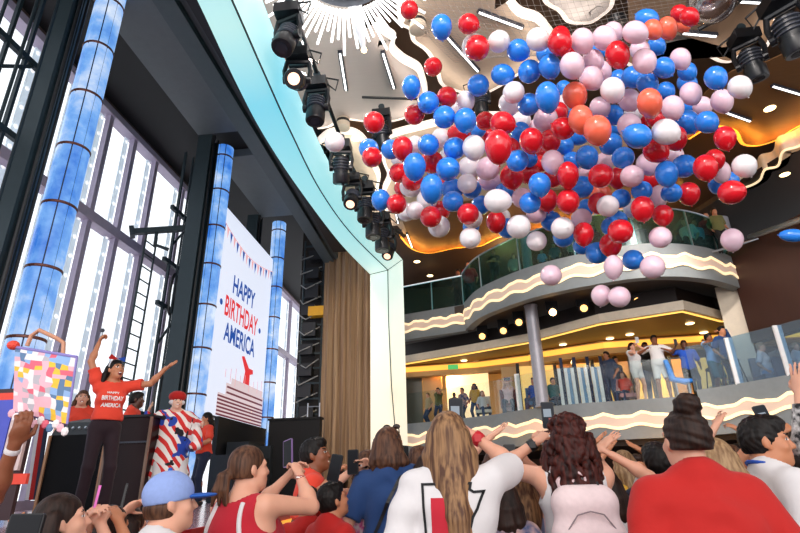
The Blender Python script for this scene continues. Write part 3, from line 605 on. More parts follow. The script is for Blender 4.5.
# ring chandelier of white tubes
cc = atZ(349, 6, 8.5); R_ = .7; cc = np.array([cc[0]+.06, cc[1]-R_, 8.5]); ch = thing('ring_chandelier', 'ring chandelier of radiating white light tubes at the top', 'chandelier', cc)
b = MB(); b.lathe([(R_-.03, .0), (R_+.02, .0), (R_+.02, .1), (R_-.03, .1)], cc, 48); b.build('ring', SHELL2, ch)
b = MB(); b.lathe([(.0, .03), (R_-.03, .03), (R_-.03, .05)], cc, 40); b.build('inner_disc', mat('disc_brown', '4a382c', .9, spec=.1), ch)
NT = 78
for k in range(NT):
    a = 2*PI*k/NT; L = [.62, .42, .72, .5, .86, .55][k % 6]; d = np.array([math.cos(a), math.sin(a), -.12])
    b = MB(); b.tube([cc+d*(R_+.0), cc+d*(R_+L)], .021, 6); b.build('light_tube', E_TUBE, ch)
b = MB(); b.tube([cc+[0, 0, .1], cc+[0, 0, .5]], .03); b.build('stem', STEEL, ch)
pa, pb = atZ(351, -14, 8.75), atZ(364, 50, 8.2); b = MB(); b.tube([pa, pa+(pb-pa)*.6, pb], [.13, .1, .03], 14); pl_ = thing('pendant_lamp', 'white tapering pendant lamp hanging through the tube chandelier', 'lamp', pa); o = b.build('shade', mat('frosted', 'eef0f4', .4, emit='f2f2f8', es=.25), pl_); smooth_shade(o); b = MB(); b.ball(pb, .05); b.build('bulb', E_LAMP, pl_); b = MB(); b.tube([pa, (pa[0], pa[1], CZ+.1)], .015); b.build('cord', BLACK, pl_)

# slim light bars on the ceiling
BARC = mat('bar_housing', '2b2f3a', .4)
bars = [((340, 53), (346, 90), 'slim ceiling light bar below the middle of the tube chandelier'), ((383, 53), (394, 88), 'slim ceiling light bar beside the dark wavy gap'), ((447, 37), (478, 71), 'long slim light bar crossing behind two red balloons'), ((479, 12), (522, 28), 'slim light bar high on the wood ceiling above the white balloon'),
        ((683, 33), (716, 36), 'slim light bar beside the red balloons in the net'), ((735, 1), (768, 3), 'slim light bar next to the big clear balloon'), ((773, 86), (803, 95), 'slim light bar on the brown wood ceiling at the edge'), ((725, 112), (750, 121), 'short light bar on the brown wood ceiling near white balloons'), ((396, 214), (398, 223), 'tiny light bar on the warm ceiling near a red balloon'), ((407, 234), (412, 247), 'small light bar on the warm ceiling near the arch corner')]
for a, c, lb in bars:
    A, C = atZ(*a, CZ-.06), atZ(*c, CZ-.06); d = (C-A)/np.linalg.norm(C-A); r = thing('light_bar', lb, 'light bar', (A+C)/2, 'slim light bars on the ceiling'); Q = np.stack([d, np.cross((0, 0, 1), d), (0, 0, 1)], 1)
    b = MB(); b.box((A+C)/2+[0, 0, .02], (np.linalg.norm(C-A)+.04, .085, .06), Q); b.build('housing', BARC, r); b = MB(); b.box((A+C)/2-[0, 0, .015], (np.linalg.norm(C-A), .035, .02), Q); b.build('diffuser', E_TUBE, r)
for (px, py), z, lb in [((418, 30), CZ, 'round ceiling can light at the bend of the dark wavy gap'), ((343, 128), CZ, 'round ceiling can light over the white balloon beside the arch')]:
    p = atZ(px, py, z-.24); r = thing('can_light', lb, 'light', p); b = MB(); b.lathe([(.15, .22), (.15, 0), (.13, -.01)], p, 20); o = b.build('can', CREAM, r); smooth_shade(o, 35); b = MB(); b.lathe([(.152, .12), (.156, .15), (.152, .19)], p, 20); b.build('band', BLACK, r)
for (px, py), z, lb in [((356, 139), CZ, 'glowing downlight in the cream ceiling near the arch'), ((770, 109), CZ-.02, 'glowing downlight in the brown wood ceiling'), ((785, 175), 8.55, 'glowing downlight in the dark side deck ceiling'), ((417, 262), 9.0, 'small downlight above the upper balcony near the arch'), ((430, 276), 9.0, 'small downlight beside the arch over the teal glass')] + \
        [((px, py), 5.5, f'{sh} downlight in the lower deck ceiling {wh}') for (px, py), sh, wh in [((476, 363), 'oval', 'above the person in the pink dress'), ((487, 369), 'bright oval', 'past the green sign'), ((563, 345), 'oval', 'beside the round column'), ((600, 344), 'bright', 'above the striped divider'), ((610, 339), 'oval', 'over the woman in white'), ((630, 335), 'small', 'over the man in white shorts'), ((690, 324), 'wide oval', 'over the man with a camera'), ((704, 333), 'oval', 'beside the cream pier'), ((464, 361), 'tiny', 'by the green sign')]]:
    p = atZ(px, py, z-.012); b = MB(); b.lathe([(.0, 0), (.1, 0), (.12, .01), (.12, .012)], p, 16, m=E_DOWN); tag(b.build('downlight'), lb, 'downlight', 'round downlights')
p = atY(453, 367, 18.5); b = MB(); b.box(p, (.36, .05, .16)); tag(b.build('exit_sign', glow('exit_green', '3fae5a', .8)), 'small green lit sign under the lower deck ceiling', 'sign')
p = atY(645, 323, 15.6); b = MB(); b.box(p, (.3, .05, .14)); tag(b.build('exit_sign', MATS['exit_green']), 'small green lit sign over the woman in white', 'sign')
b = MB()                                                     # balloon net slung under the ceiling
U, V = 46, 26; A, B_, C, D = atZ(385, 0, 8.3), atZ(690, -12, 8.4), atZ(455, 60, 8.35), atZ(700, 40, 8.3); vs = []
for i in range(U+1):
    for j in range(V+1):
        u, v = i/U, j/V; p = (A*(1-u)+B_*u)*(1-v)+(C*(1-u)+D*u)*v; p = p+np.array([0, 0, -.55*math.sin(PI*u)*math.sin(PI*v)**.7+.06*math.sin(9*u+5*v)]); vs.append(p)
b.add(vs, [(i*(V+1)+j, i*(V+1)+j+1, (i+1)*(V+1)+j+1, (i+1)*(V+1)+j) for i in range(U) for j in range(V)]); o = b.build('balloon_net', mat('net_cord', 'a79f98', .7)); mo = o.modifiers.new('wire', 'WIREFRAME'); mo.thickness = .004; mo.use_replace = True
tag(o, 'fine pale balloon net slung under the ceiling', 'net', kind='stuff')
# ================================================================ balloons
# image x, y, half width, half height, colour, layer (0 front, 1 behind, 2 further behind)
BL = '''411.3 86.8 8.5 11.5 B0;428.3 102.6 9.7 11 B0;414.5 114.6 9.5 9.5 R0;374 122.3 10 10 R0;447 97 9.7 9.7 R0;444.4 117 10.8 10.3 B0;402.5 148 9.5 11.5 R0;428.4 145 10 10 B0;441 138 9.3 9.3 W1;459.5 134 11 9.5 R1;415 145 8.5 9 W1;391 149.5 9 9.5 B1
368.8 148.7 9.5 9 B1;372 157.3 9.2 9.7 R0;400.5 158 9.5 9 W2;414.6 166.5 10.3 13.5 B0;431.8 162 10.5 11 R1;398.8 173 9 9.5 R1;412.3 180.3 10.3 9.5 R1;411 187 11 9.5 W2;403 188 8 8.5 R2;435.6 172 8 8.5 B1;448 169 11 11.3 B0;431.8 188.5 10.5 14 B0;427.3 199.5 9.5 10 W1;380.8 199.6 8.6 10 B0;396.6 204 9.3 9.3 R0;406.5 212 9 8.5 W1;415.2 210.5 8.3 8.5 W0
430.8 216.8 10 10 R0;440 211 9.5 9.5 R1;439 226.5 10 10.5 W1;454.5 148.3 10.5 10.3 B0;448 157 9 8.5 W2;473.8 147.3 10.5 12 W0;470 166.8 11.5 10 W1;487.8 168.5 11 11 P1;488.5 180 11 10 P2;467.2 183.6 9.5 9 W0;471.5 188.8 9 9.3 B1;452.5 189.3 10.5 10 B1;452.8 201.5 10 9.5 B0;444 183 7 7 R2;498.3 146.5 12.5 16.5 R0;510 149 9.5 11 R1;517.3 160.8 10.3 10.3 B0;529.5 159.5 7.5 7.5 B1;511.8 176.5 11 12 R1;497.2 201 13 11 W0;504 192 9 8.5 B1;481 205 9 9 B1;522 198 9.5 9.7 P1;530 203 10 10 B0;529 173.5 10.5 10 R2
477.5 129.5 8.5 8 B2;478.3 85.5 10.3 10.3 B0;502.3 74.5 11 10 B0;529.5 71.5 11 11 B0;465.5 100.8 8.7 10 W0;459.5 106 8 9 W1;465.2 120 10.3 12 B0;485 121 8.5 9 R1;502.3 123.3 12 11 R0;488 136 8.5 8 R2;513.6 92.5 10 10.5 W0;509 103.8 9.5 11 W1;528.6 104.5 10.2 11 B0;521 121 9 9.5 W2;520.5 132.5 9.3 10.5 B1;531.3 140.5 11 12.5 R0
537.7 39.3 11 11.3 W0;559.8 42.3 11.5 13 R0;560.5 34.8 9 8.5 R1;569.5 47 9 8.5 R2;582.3 40.8 11 12.5 P0;518 50.4 10.8 10.8 B0;549.6 66.3 10.3 12 B0;545.5 53.5 9 9 B2;572 65.5 11.5 13 P0;592.8 60.3 10.5 10.5 P0;591.3 78.3 11.5 11.5 P0;601 71.5 10 10.5 P1;604.3 38 11.7 12 P0;613 31.5 9.5 9.5 P1;598 50 9 8 B2;617.5 54.5 11.5 13.5 R0;635 32.5 12.5 11 P0;639.8 50 9.7 10 P1;644.3 61 11.5 12 P0;647.3 19 11.5 9.5 B1
652.6 29.5 9.5 10 O0;667.3 28 9.5 11.3 O1;681.8 23.5 8.7 8.7 O2;689.5 16.8 9.5 9.3 R0;679.5 13.5 9 8.5 R1;656.3 46 9 9 B1;680.3 58.8 10 10.5 P0;663.8 67.5 10.5 10 B0;687 71.5 9.5 9 B1;687 83 10 9 B2;633 77 11 10.5 B1;647.3 83.2 10.5 10.3 B0;618.8 79.5 10 9.5 B1;612.5 90 11.5 12.5 W0;629.3 100 10.5 11 P1;649.6 103 12 14.5 O0;665.6 91 9 9 B1;672.5 107.5 11 11.7 P0;690.7 93.5 10.7 11 P0;685.6 106 8.5 9 B1;687 122 12 11.5 B1;706.8 122 11.5 10.5 B0;665.6 131.8 14 12 W0;674.5 137.8 12 12 R1;655.6 118.5 10 9 R1;643.5 119 9 8.5 R2;629.3 125.6 11.5 12 P1;637.6 136 14 11.5 B0;613.5 115 9.5 10 B1;614 127.5 8 9 B2;600 107.2 10 10 P1;633.8 111.5 9 9 W2
547.5 97 11.3 15 B0;545.5 119.3 11.5 11 P1;558.3 112 9 10 R2;563.5 88.5 7.5 8 B2;568 113 7 7.5 B2;563.5 103.5 8.5 8.5 W2;574.8 95.2 11.5 13 O0;580.8 119.3 11.5 14 O0;597.3 130 13 14.5 O0;563.5 128.5 11.5 10.5 R0;550 140.5 10 11 R1;536.5 127.5 8.5 8 P2;564.3 146 9 9 B1;577.5 136.5 10 8.5 B2;610.5 144 11 10.5 B1;541.5 153 8.5 8 R2;586.9 157 10.5 11.3 B0;552.5 161.8 10.3 11.5 P0;571.6 161.5 9.5 9 B1;568 175 10 13 R0;553 178 9.5 9.5 R2;540.8 163.5 8 8 R2;539.6 184.5 10.3 11.5 B0;547.2 200 9.7 11 R1;568 201 10.7 11.5 R0;582 187 10.5 10.5 B1;585 171 8 8 P2
600.8 175.8 11.5 11.7 R0;599.3 193 11 9 O2;586.3 207.5 7.8 8.5 B1;598.5 203 10 10.3 R1;607.8 206 10.4 10.2 W0;606 160.5 9 9 P2;623 157.8 11 10 B0;617 178 8.5 10.3 R1;632 176.2 11 10.5 P0;655.8 151 12.5 11 R0;647.8 163.8 11.3 11 P1;649.3 178.8 9.5 9.5 R2;674 156 9.5 9.5 P2;666.6 173.5 11 12.5 B0;684 166.3 12 11 B1;671.5 193 10 9 B0;659 196 8.7 10.5 P1;688.5 193.5 11 11 R1;641.8 190.8 10 9 B0;620.8 198.5 9.3 9 B0;642.4 208.5 11 12 R0;631.5 208 8 9.5 W2;662.8 215 10 10 R0;725 138 10.8 11.5 R0;705.5 167.5 12 12.5 R0;714.5 159.5 10 10 R1;721 171.8 9.3 10.5 P1;730.5 181 8.5 9 B2;716.5 185 8 8.5 B1;744.3 165.8 12.3 11 W0;731.6 192.4 13.5 11 R0
715.7 77.8 11.3 11.3 B0;739.8 87 12 11 W0;722 101 11 11.5 P1;702.5 106.3 9.5 9.5 P1;468 214 10 10 R0;472.5 218.5 9 9.5 W1;471 227 8 7.5 B2;470.3 238 10 9.8 W0;496 221.5 9 10.5 R1;503 217 7 8 W2;518.6 226.8 11 11 W0;507.8 228.3 9.7 9.5 B1;536.3 213.8 9.7 9 P1;536.6 241 9.5 9.2 W0;551 221 9.5 9.5 B1;562.5 228 10.8 10.3 W0;563.3 237.5 9.7 9 B1;581.3 218.5 10 9.3 P1;583.5 233.8 9.5 11.3 R0;582 246 8.5 8 B1;597 253 11 10 B1;610.5 244.8 10.5 11 R1;620.3 231.3 11.8 11.5 R0;611.5 226.5 9.7 9.7 B1;618 220 9 8.5 B2;613.4 266.8 9 11.5 P0;633 259.8 9.7 9.7 B0;660.3 237.3 10.8 10 P0;652.5 267 12.5 10.5 P0;601.4 295.2 9.5 10 P0;619.2 296.9 10.3 10 P0;732 239.6 11 10.8 P0;334.6 142 9.5 9.5 W0;551 275.3 10 9.8 P0;409.3 9.8 8 9.7 R0;441.6 26.7 9.5 12.5 B0;468.3 24 10 10 R0;477.3 48 11 12.5 R0;474 46.5 11.5 12 W1;433 66.8 8.7 8.9 R0;498.9 41.5 10.3 10.6 W0;793 235.5 13 6 B0'''
def balloon_mat(name, col, tr=.0):
    m = mat(name, col, .22, vary=.06, scale=2); b = m.node_tree.nodes['Principled BSDF']
    b.inputs['Subsurface Weight'].default_value = .35 if tr else .12; b.inputs['Subsurface Radius'].default_value = (.1, .08, .08); b.inputs['Subsurface Scale'].default_value = .5
    b.inputs['Coat Weight'].default_value = .35; b.inputs['Coat Roughness'].default_value = .08
    return m
BM = dict(R=('red', balloon_mat('balloon_red', 'd91a28')), B=('blue', balloon_mat('balloon_blue', '2a86ec')), W=('white', balloon_mat('balloon_white', 'f1ecee', 1)), P=('pink', balloon_mat('balloon_pink', 'efcfdd', 1)), O=('coral', balloon_mat('balloon_coral', 'fb7256', 1)))
rec = []
for tok in BL.replace('\n', ';').split(';'):
    x, y, rx, ry, c = tok.split(); rec.append([float(x), float(y), float(rx), float(ry), c[0], int(c[1])])
for r in rec:                                                  # distance along the viewing ray (before settling)
    m = (r[2]+r[3])/2; h = (hash((int(r[0]*10), int(r[1]*10))) % 100)/100
    r.append(6.6 + (10.3-m)*.22 + r[5]*.55 + h*.25)
ray_n = [ray(r[0], r[1])/np.linalg.norm(ray(r[0], r[1])) for r in rec]
def rad(r): return (r[2]+r[3])/2*r[6]/F_PX/np.linalg.norm(ray(r[0], r[1]))*1.0
order = sorted(range(len(rec)), key=lambda i: (rec[i][5], rec[i][6])); done = []
for i in order:                                                # settle: nobody overlaps a balloon in front of it
    r = rec[i]; moved = True; guard = 0
    while moved and guard < 60:
        moved = False; guard += 1
        for j in done:
            q = rec[j]; pi = ray_n[i]*r[6]; pj = ray_n[j]*q[6]
            if np.linalg.norm(pi-pj) < 1.03*(rad(r)+rad(q)): r[6] += .07; moved = True
    done.append(i)
def balloon_mesh(name):
    # unit balloon: rounded top, slightly drawn-in neck below
    prof = []
    for k in range(15):
        a = PI*k/14; rr = math.sin(a); z = math.cos(a)
        if z < 0: rr *= 1-.10*(-z)**1.5; z *= 1.10
        prof.append((max(rr, .001), z))
    b = MB(); b.lathe(prof[::-1], n=20); me_o = b.build(name, None, smooth=True); me = me_o.data; bpy.data.objects.remove(me_o); return me
knot = MB(); knot.lathe([(.03, .06), (.06, .03), (.035, 0), (.05, -.02), (.1, -.07), (.085, -.075), (.02, -.03)][::-1], n=10); ko = knot.build('knot', None, smooth=True); KM = ko.data; bpy.data.objects.remove(ko)
BME = {}; KME = {}
for k, (nm, m) in BM.items():
    BME[k] = balloon_mesh('balloon'); BME[k].materials.clear(); BME[k].materials.append(m); KME[k] = KM.copy(); KME[k].materials.clear(); KME[k].materials.append(m)
# labels: colour + what touches it + rank among its colour in its layer of the falling cloud, counted from the stage
ORD = ['first', 'second', 'third', 'fourth', 'fifth', 'sixth', 'seventh', 'eighth', 'ninth', 'tenth', 'eleventh', 'twelfth', 'thirteenth', 'fourteenth', 'fifteenth', 'sixteenth', 'seventeenth', 'eighteenth', 'nineteenth', 'twentieth']
BANDS = [(-50, 36, 'top'), (36, 62, 'second'), (62, 88, 'third'), (88, 108, 'fourth'), (108, 128, 'fifth'), (128, 148, 'sixth'), (148, 166, 'seventh'), (166, 184, 'eighth'), (184, 202, 'ninth'), (202, 222, 'tenth'), (222, 250, 'eleventh'), (250, 400, 'lowest')]
def bandof(y): return next(n for a, c, n in BANDS if a <= y < c)
special = {(334.6, 142): 'lone white balloon touching the cyan arch', (732, 239.6): 'lone pale pink balloon beside the silver tube rail', (551, 275.3): 'lone pale pink balloon against the wavy balcony front', (793, 235.5): 'lone blue balloon stretched long at the edge beneath the silver rail', (409.3, 9.8): 'lone red balloon among the chandelier tubes', (374, 122.3): 'red balloon closest to the arch, over the black stage light',
           (601.4, 295.2): 'pale pink balloon of the low pair under the balcony, on the column side', (619.2, 296.9): 'pale pink balloon of the low pair under the balcony, on the pier side', (652.5, 267): 'pale pink balloon stretched sideways in front of the wavy balcony light', (633, 259.8): 'blue balloon in front of the wavy balcony light', (613.4, 266.8): 'pale pink balloon hanging pointed in front of the wavy balcony light'}
for i, r in enumerate(rec):
    x, y, rx, ry, c, lay, t = r; P = CP + ray_n[i]*t; sc = t/F_PX/np.linalg.norm(ray(x, y))
    o = bpy.data.objects.new('balloon', BME[c]); COL.objects.link(o); o.location = P; hx = random.Random(i)
    # true shape from the seen outline: a wide lens draws things out away from the centre
    ur = np.array([x-400, y-266.5]); rr = np.linalg.norm(ur); ur /= rr+1e-6; S = np.eye(2)+(1/math.sqrt(1+(rr/F_PX)**2)-1)*np.outer(ur, ur)
    ev, evec = np.linalg.eigh(S@np.diag([rx*rx, ry*ry])@S.T); wdt, lng = math.sqrt(ev[0])*sc*1.11, math.sqrt(ev[1])*sc*1.08; v = evec[:, 1]
    if v[1] < 0: v = -v
    if abs(v[1]) < .4 and hx.random() < .5: v = -v
    if lng/wdt < 1.07:
        wdt = lng = (wdt+lng)/2; nd = RT*hx.uniform(-.6, .6)-UP*hx.uniform(0, .5)+FW*hx.choice((-1.2, 1.5)); lng *= 1.06
    else: nd = RT*v[0]-UP*v[1]
    rn = ray_n[i]
    if lng/wdt >= 1.07: nd = nd-rn*(nd@rn)+rn*hx.uniform(-.15, .25)
    nd /= np.linalg.norm(nd); R = frame_to(-nd, tuple(FW)); o.rotation_euler = Matrix(R.tolist()).to_euler()
    o.scale = (wdt, wdt, lng*.97)
    k_ = bpy.data.objects.new('knot', KME[c]); COL.objects.link(k_); k_.parent = o; k_.location = (0, 0, -1.11)
    bd = bandof(y); peers = sorted([q for q in rec if q[4] == c and bandof(q[1]) == bd], key=lambda q: q[0]); rk = peers.index(r)
    nb = sorted((math.hypot(q[0]-x, q[1]-y), BM[q[4]][0]) for q in rec if q is not r)[0]
    lb = special.get((x, y))
    if lb is None:
        lay_w = 'overlapped ' if lay == 2 else ''
        nm = BM[c][0]
        if len(peers) == 1: lb = f'{lay_w}{nm} balloon, the only {nm} one in the {bd} layer of the balloon cloud'
        elif rk == len(peers)-1 and len(peers) > 2: lb = f'{lay_w}{nm} balloon, last of that colour from the stage in the {bd} layer'
        else: lb = f'{lay_w}{nm} balloon by a {nb[1]} one, {ORD[rk]} {nm} from the stage in the {bd} layer'
    tag(o, lb, 'balloon', 'balloons falling over the crowd')
p = atZ(712, 0, 8.2); b = MB(); b.ball(p, .36, 24); cb = b.build('clear_balloon', glass_mat('clear_film', 'dcd6d8', .78, .1), smooth=True); tag(cb, 'big clear balloon under the ceiling beside the netted red balloons', 'balloon')
# ================================================================ people: a smooth-union figure grown as one skin, clothes and hair as children
def sd_cone(P, a, b, r1, r2):
    a = np.array(a, np.float32); b = np.array(b, np.float32); ba = b-a; L2 = float(ba@ba)+1e-9
    h = np.clip(((P-a)@ba)/L2, 0, 1); return np.linalg.norm(P-a-h[..., None]*ba, axis=-1)-(r1+(r2-r1)*h)
def sd_ell(P, c, r, R=None):
    q = P-np.array(c, np.float32)
    if R is not None: q = q@np.array(R, np.float32)
    r = np.array(r, np.float32); k0 = np.linalg.norm(q/r, axis=-1); k1 = np.linalg.norm(q/(r*r), axis=-1)+1e-6
    return k0*(k0-1)/k1
def smin(a, b, k):
    if k <= 0: return np.minimum(a, b)
    h = np.maximum(k-np.abs(a-b), 0)/k; return np.minimum(a, b)-h*h*k*.25
def prim_eval(p, P):
    if p[0] == 'c': return sd_cone(P, *p[1:5])
    return sd_ell(P, p[1], p[2], p[3] if len(p) > 3 and isinstance(p[3], np.ndarray) else None)
def prim_box(p, m):
    if p[0] == 'c':
        a, b = np.array(p[1]), np.array(p[2]); r = max(p[3], p[4]); return np.minimum(a, b)-r-m, np.maximum(a, b)+r+m
    c = np.array(p[1]); r = max(p[2]) if len(p) > 3 and isinstance(p[3], np.ndarray) else np.array(p[2]); return c-r-m, c+r+m
def field_mesh(prims, h, cuts=(), noise=None):
    """prims: list of (prim, k); cuts: functions P -> signed distance to intersect with. Returns verts, quads (surface nets)."""
    lo = np.min([prim_box(p, .03)[0] for p, k in prims], 0); hi = np.max([prim_box(p, .03)[1] for p, k in prims], 0)
    n = np.ceil((hi-lo)/h).astype(int)+2; X = [lo[i]+h*np.arange(n[i], dtype=np.float32) for i in range(3)]
    D = np.full(n, .2, np.float32)
    for p, k in prims:
        a, b = prim_box(p, .03+k); i0 = np.clip(((a-lo)/h).astype(int), 0, n-1); i1 = np.clip(((b-lo)/h).astype(int)+2, 1, n)
        sl = tuple(slice(i0[i], i1[i]) for i in range(3)); G = np.stack(np.meshgrid(*(X[i][sl[i]] for i in range(3)), indexing='ij'), -1)
        D[sl] = smin(D[sl], prim_eval(p, G).astype(np.float32), k)
    if noise is not None or len(cuts):
        G = np.stack(np.meshgrid(*X, indexing='ij'), -1)
        if noise is not None: D = D+noise(G).astype(np.float32)
        for c in cuts: D = np.maximum(D, c(G).astype(np.float32))
    D[0] = D[-1] = .2; D[:, 0] = D[:, -1] = .2; D[:, :, 0] = D[:, :, -1] = .2
    S = D < 0; c = n-1
    corner = lambda A, d: A[d[0]:d[0]+c[0], d[1]:d[1]+c[1], d[2]:d[2]+c[2]]
    ds = [(i, j, k) for i in (0, 1) for j in (0, 1) for k in (0, 1)]
    cnt = sum(corner(S, d).astype(np.int8) for d in ds); act = (cnt > 0) & (cnt < 8); idx = np.argwhere(act)
    if not len(idx): return np.zeros((0, 3)), np.zeros((0, 4), int)
    num = np.full(c, -1, np.int64); num[act] = np.arange(len(idx)); acc = np.zeros((len(idx), 3)); w = np.zeros(len(idx))
    for d in ds:
        for ax in range(3):
            if d[ax]: continue
            e = list(d); e[ax] = 1; va = D[tuple((idx+d).T)]; vb = D[tuple((idx+e).T)]; cr = (va < 0) != (vb < 0)
            t = np.where(cr, va/np.where(np.abs(va-vb) < 1e-9, 1, va-vb), 0); q = np.array(d, float)[None].repeat(len(idx), 0); q[:, ax] += t
            acc[cr] += q[cr]; w[cr] += 1
    V = lo+h*(idx+acc/w[:, None]); F = []
    for ax in range(3):
        o1, o2 = [(1, 2), (2, 0), (0, 1)][ax]; a = [slice(0, m) for m in n]; b = a.copy(); a[ax] = slice(0, n[ax]-1); b[ax] = slice(1, n[ax])
        fl = S[tuple(a)] != S[tuple(b)]; E = np.argwhere(fl); E = E[(E[:, o1] > 0) & (E[:, o2] > 0) & (E[:, o1] < n[o1]-1) & (E[:, o2] < n[o2]-1)]
        q = []
        for u, v in ((0, 0), (1, 0), (1, 1), (0, 1)):
            z = E.copy(); z[:, o1] -= u; z[:, o2] -= v; q.append(num[tuple(z.T)])
        q = np.stack(q, 1); ins = S[tuple(E.T)]; q[~ins] = q[~ins][:, ::-1]; F.append(q)
    F = np.concatenate(F); F = F[(F >= 0).all(1)]
    return V, F[:, ::-1] if False else F
def mesh_obj(name, V, F, mats, parent, mi=None):
    me = bpy.data.meshes.new(name); me.vertices.add(len(V)); me.vertices.foreach_set('co', np.asarray(V, np.float32).ravel())
    me.loops.add(len(F)*4); me.loops.foreach_set('vertex_index', np.asarray(F, np.int32).ravel()); me.polygons.add(len(F)); me.polygons.foreach_set('loop_start', np.arange(0, len(F)*4, 4, dtype=np.int32)); me.polygons.foreach_set('loop_total', np.full(len(F), 4, np.int32))
    for m in mats: me.materials.append(m)
    if mi is not None: me.polygons.foreach_set('material_index', np.asarray(mi, np.int32))
    me.polygons.foreach_set('use_smooth', np.ones(len(F), bool)); me.update(calc_edges=True); me.validate()
    o = bpy.data.objects.new(name, me); COL.objects.link(o); o.parent = parent; return o
SKIN = dict(light=mat('skin_light', 'dea58a', .5, vary=.05, scale=30, sss=.15), pale=mat('skin_pale', 'e8bba2', .5, vary=.05, scale=30, sss=.15), tan=mat('skin_tan', 'c4835f', .5, vary=.06, scale=30, sss=.12), brown=mat('skin_brown', '8a5236', .5, vary=.08, scale=30, sss=.08), dark=mat('skin_dark', '55301f', .45, vary=.08, scale=30, sss=.05))
LIP = mat('lip', 'a8483f', .4); TEETH = mat('teeth', 'f4efe8', .3); EYEW = mat('eye_white', 'efe9e4', .2); IRIS = mat('iris', '2a1a12', .2); MOUTH = mat('mouth', '5a1418', .5)
def hairm(name, c, c2=None): return mat('hair_'+name, c, .5, col2=c2, vary=.3, stretch=(60, 60, 4), scale=1.0, bump=.35, spec=.25)
HAIR = dict(black=hairm('black', '0d0a09', '1a1412'), dark=hairm('dark', '1c110d', '33211a'), brown=hairm('brown', '3a241a', '644330'), blonde=hairm('blonde', '54382a', '9c7753'), auburn=hairm('auburn', '220c0a', '4a1d16'), sandy=hairm('sandy', '7a5c40', 'a88a66'))
def clothm(name, c, c2=None, sc=14): return mat('cloth_'+name, c, .85, col2=c2, vary=.06, scale=sc, bump=.35, sheen=.08)
def unit(v): v = np.array(v, float); return v/(np.linalg.norm(v)+1e-9)
def rotz(a): c, s = math.cos(a), math.sin(a); return np.array([[c, -s, 0], [s, c, 0], [0, 0, 1.]])
def rotx(a): c, s = math.cos(a), math.sin(a); return np.array([[1, 0, 0], [0, c, -s], [0, s, c]])
def ik(a, t, l1, l2, hint):
    d = t-a; L = np.linalg.norm(d); L = min(max(L, abs(l1-l2)+.02), (l1+l2)*.998); u = unit(d); t = a+u*L
    x = (l1*l1-l2*l2+L*L)/(2*L); h = math.sqrt(max(l1*l1-x*x, 0)); v = np.array(hint, float); v = unit(v-u*(v@u)); return a+u*x+v*h, t
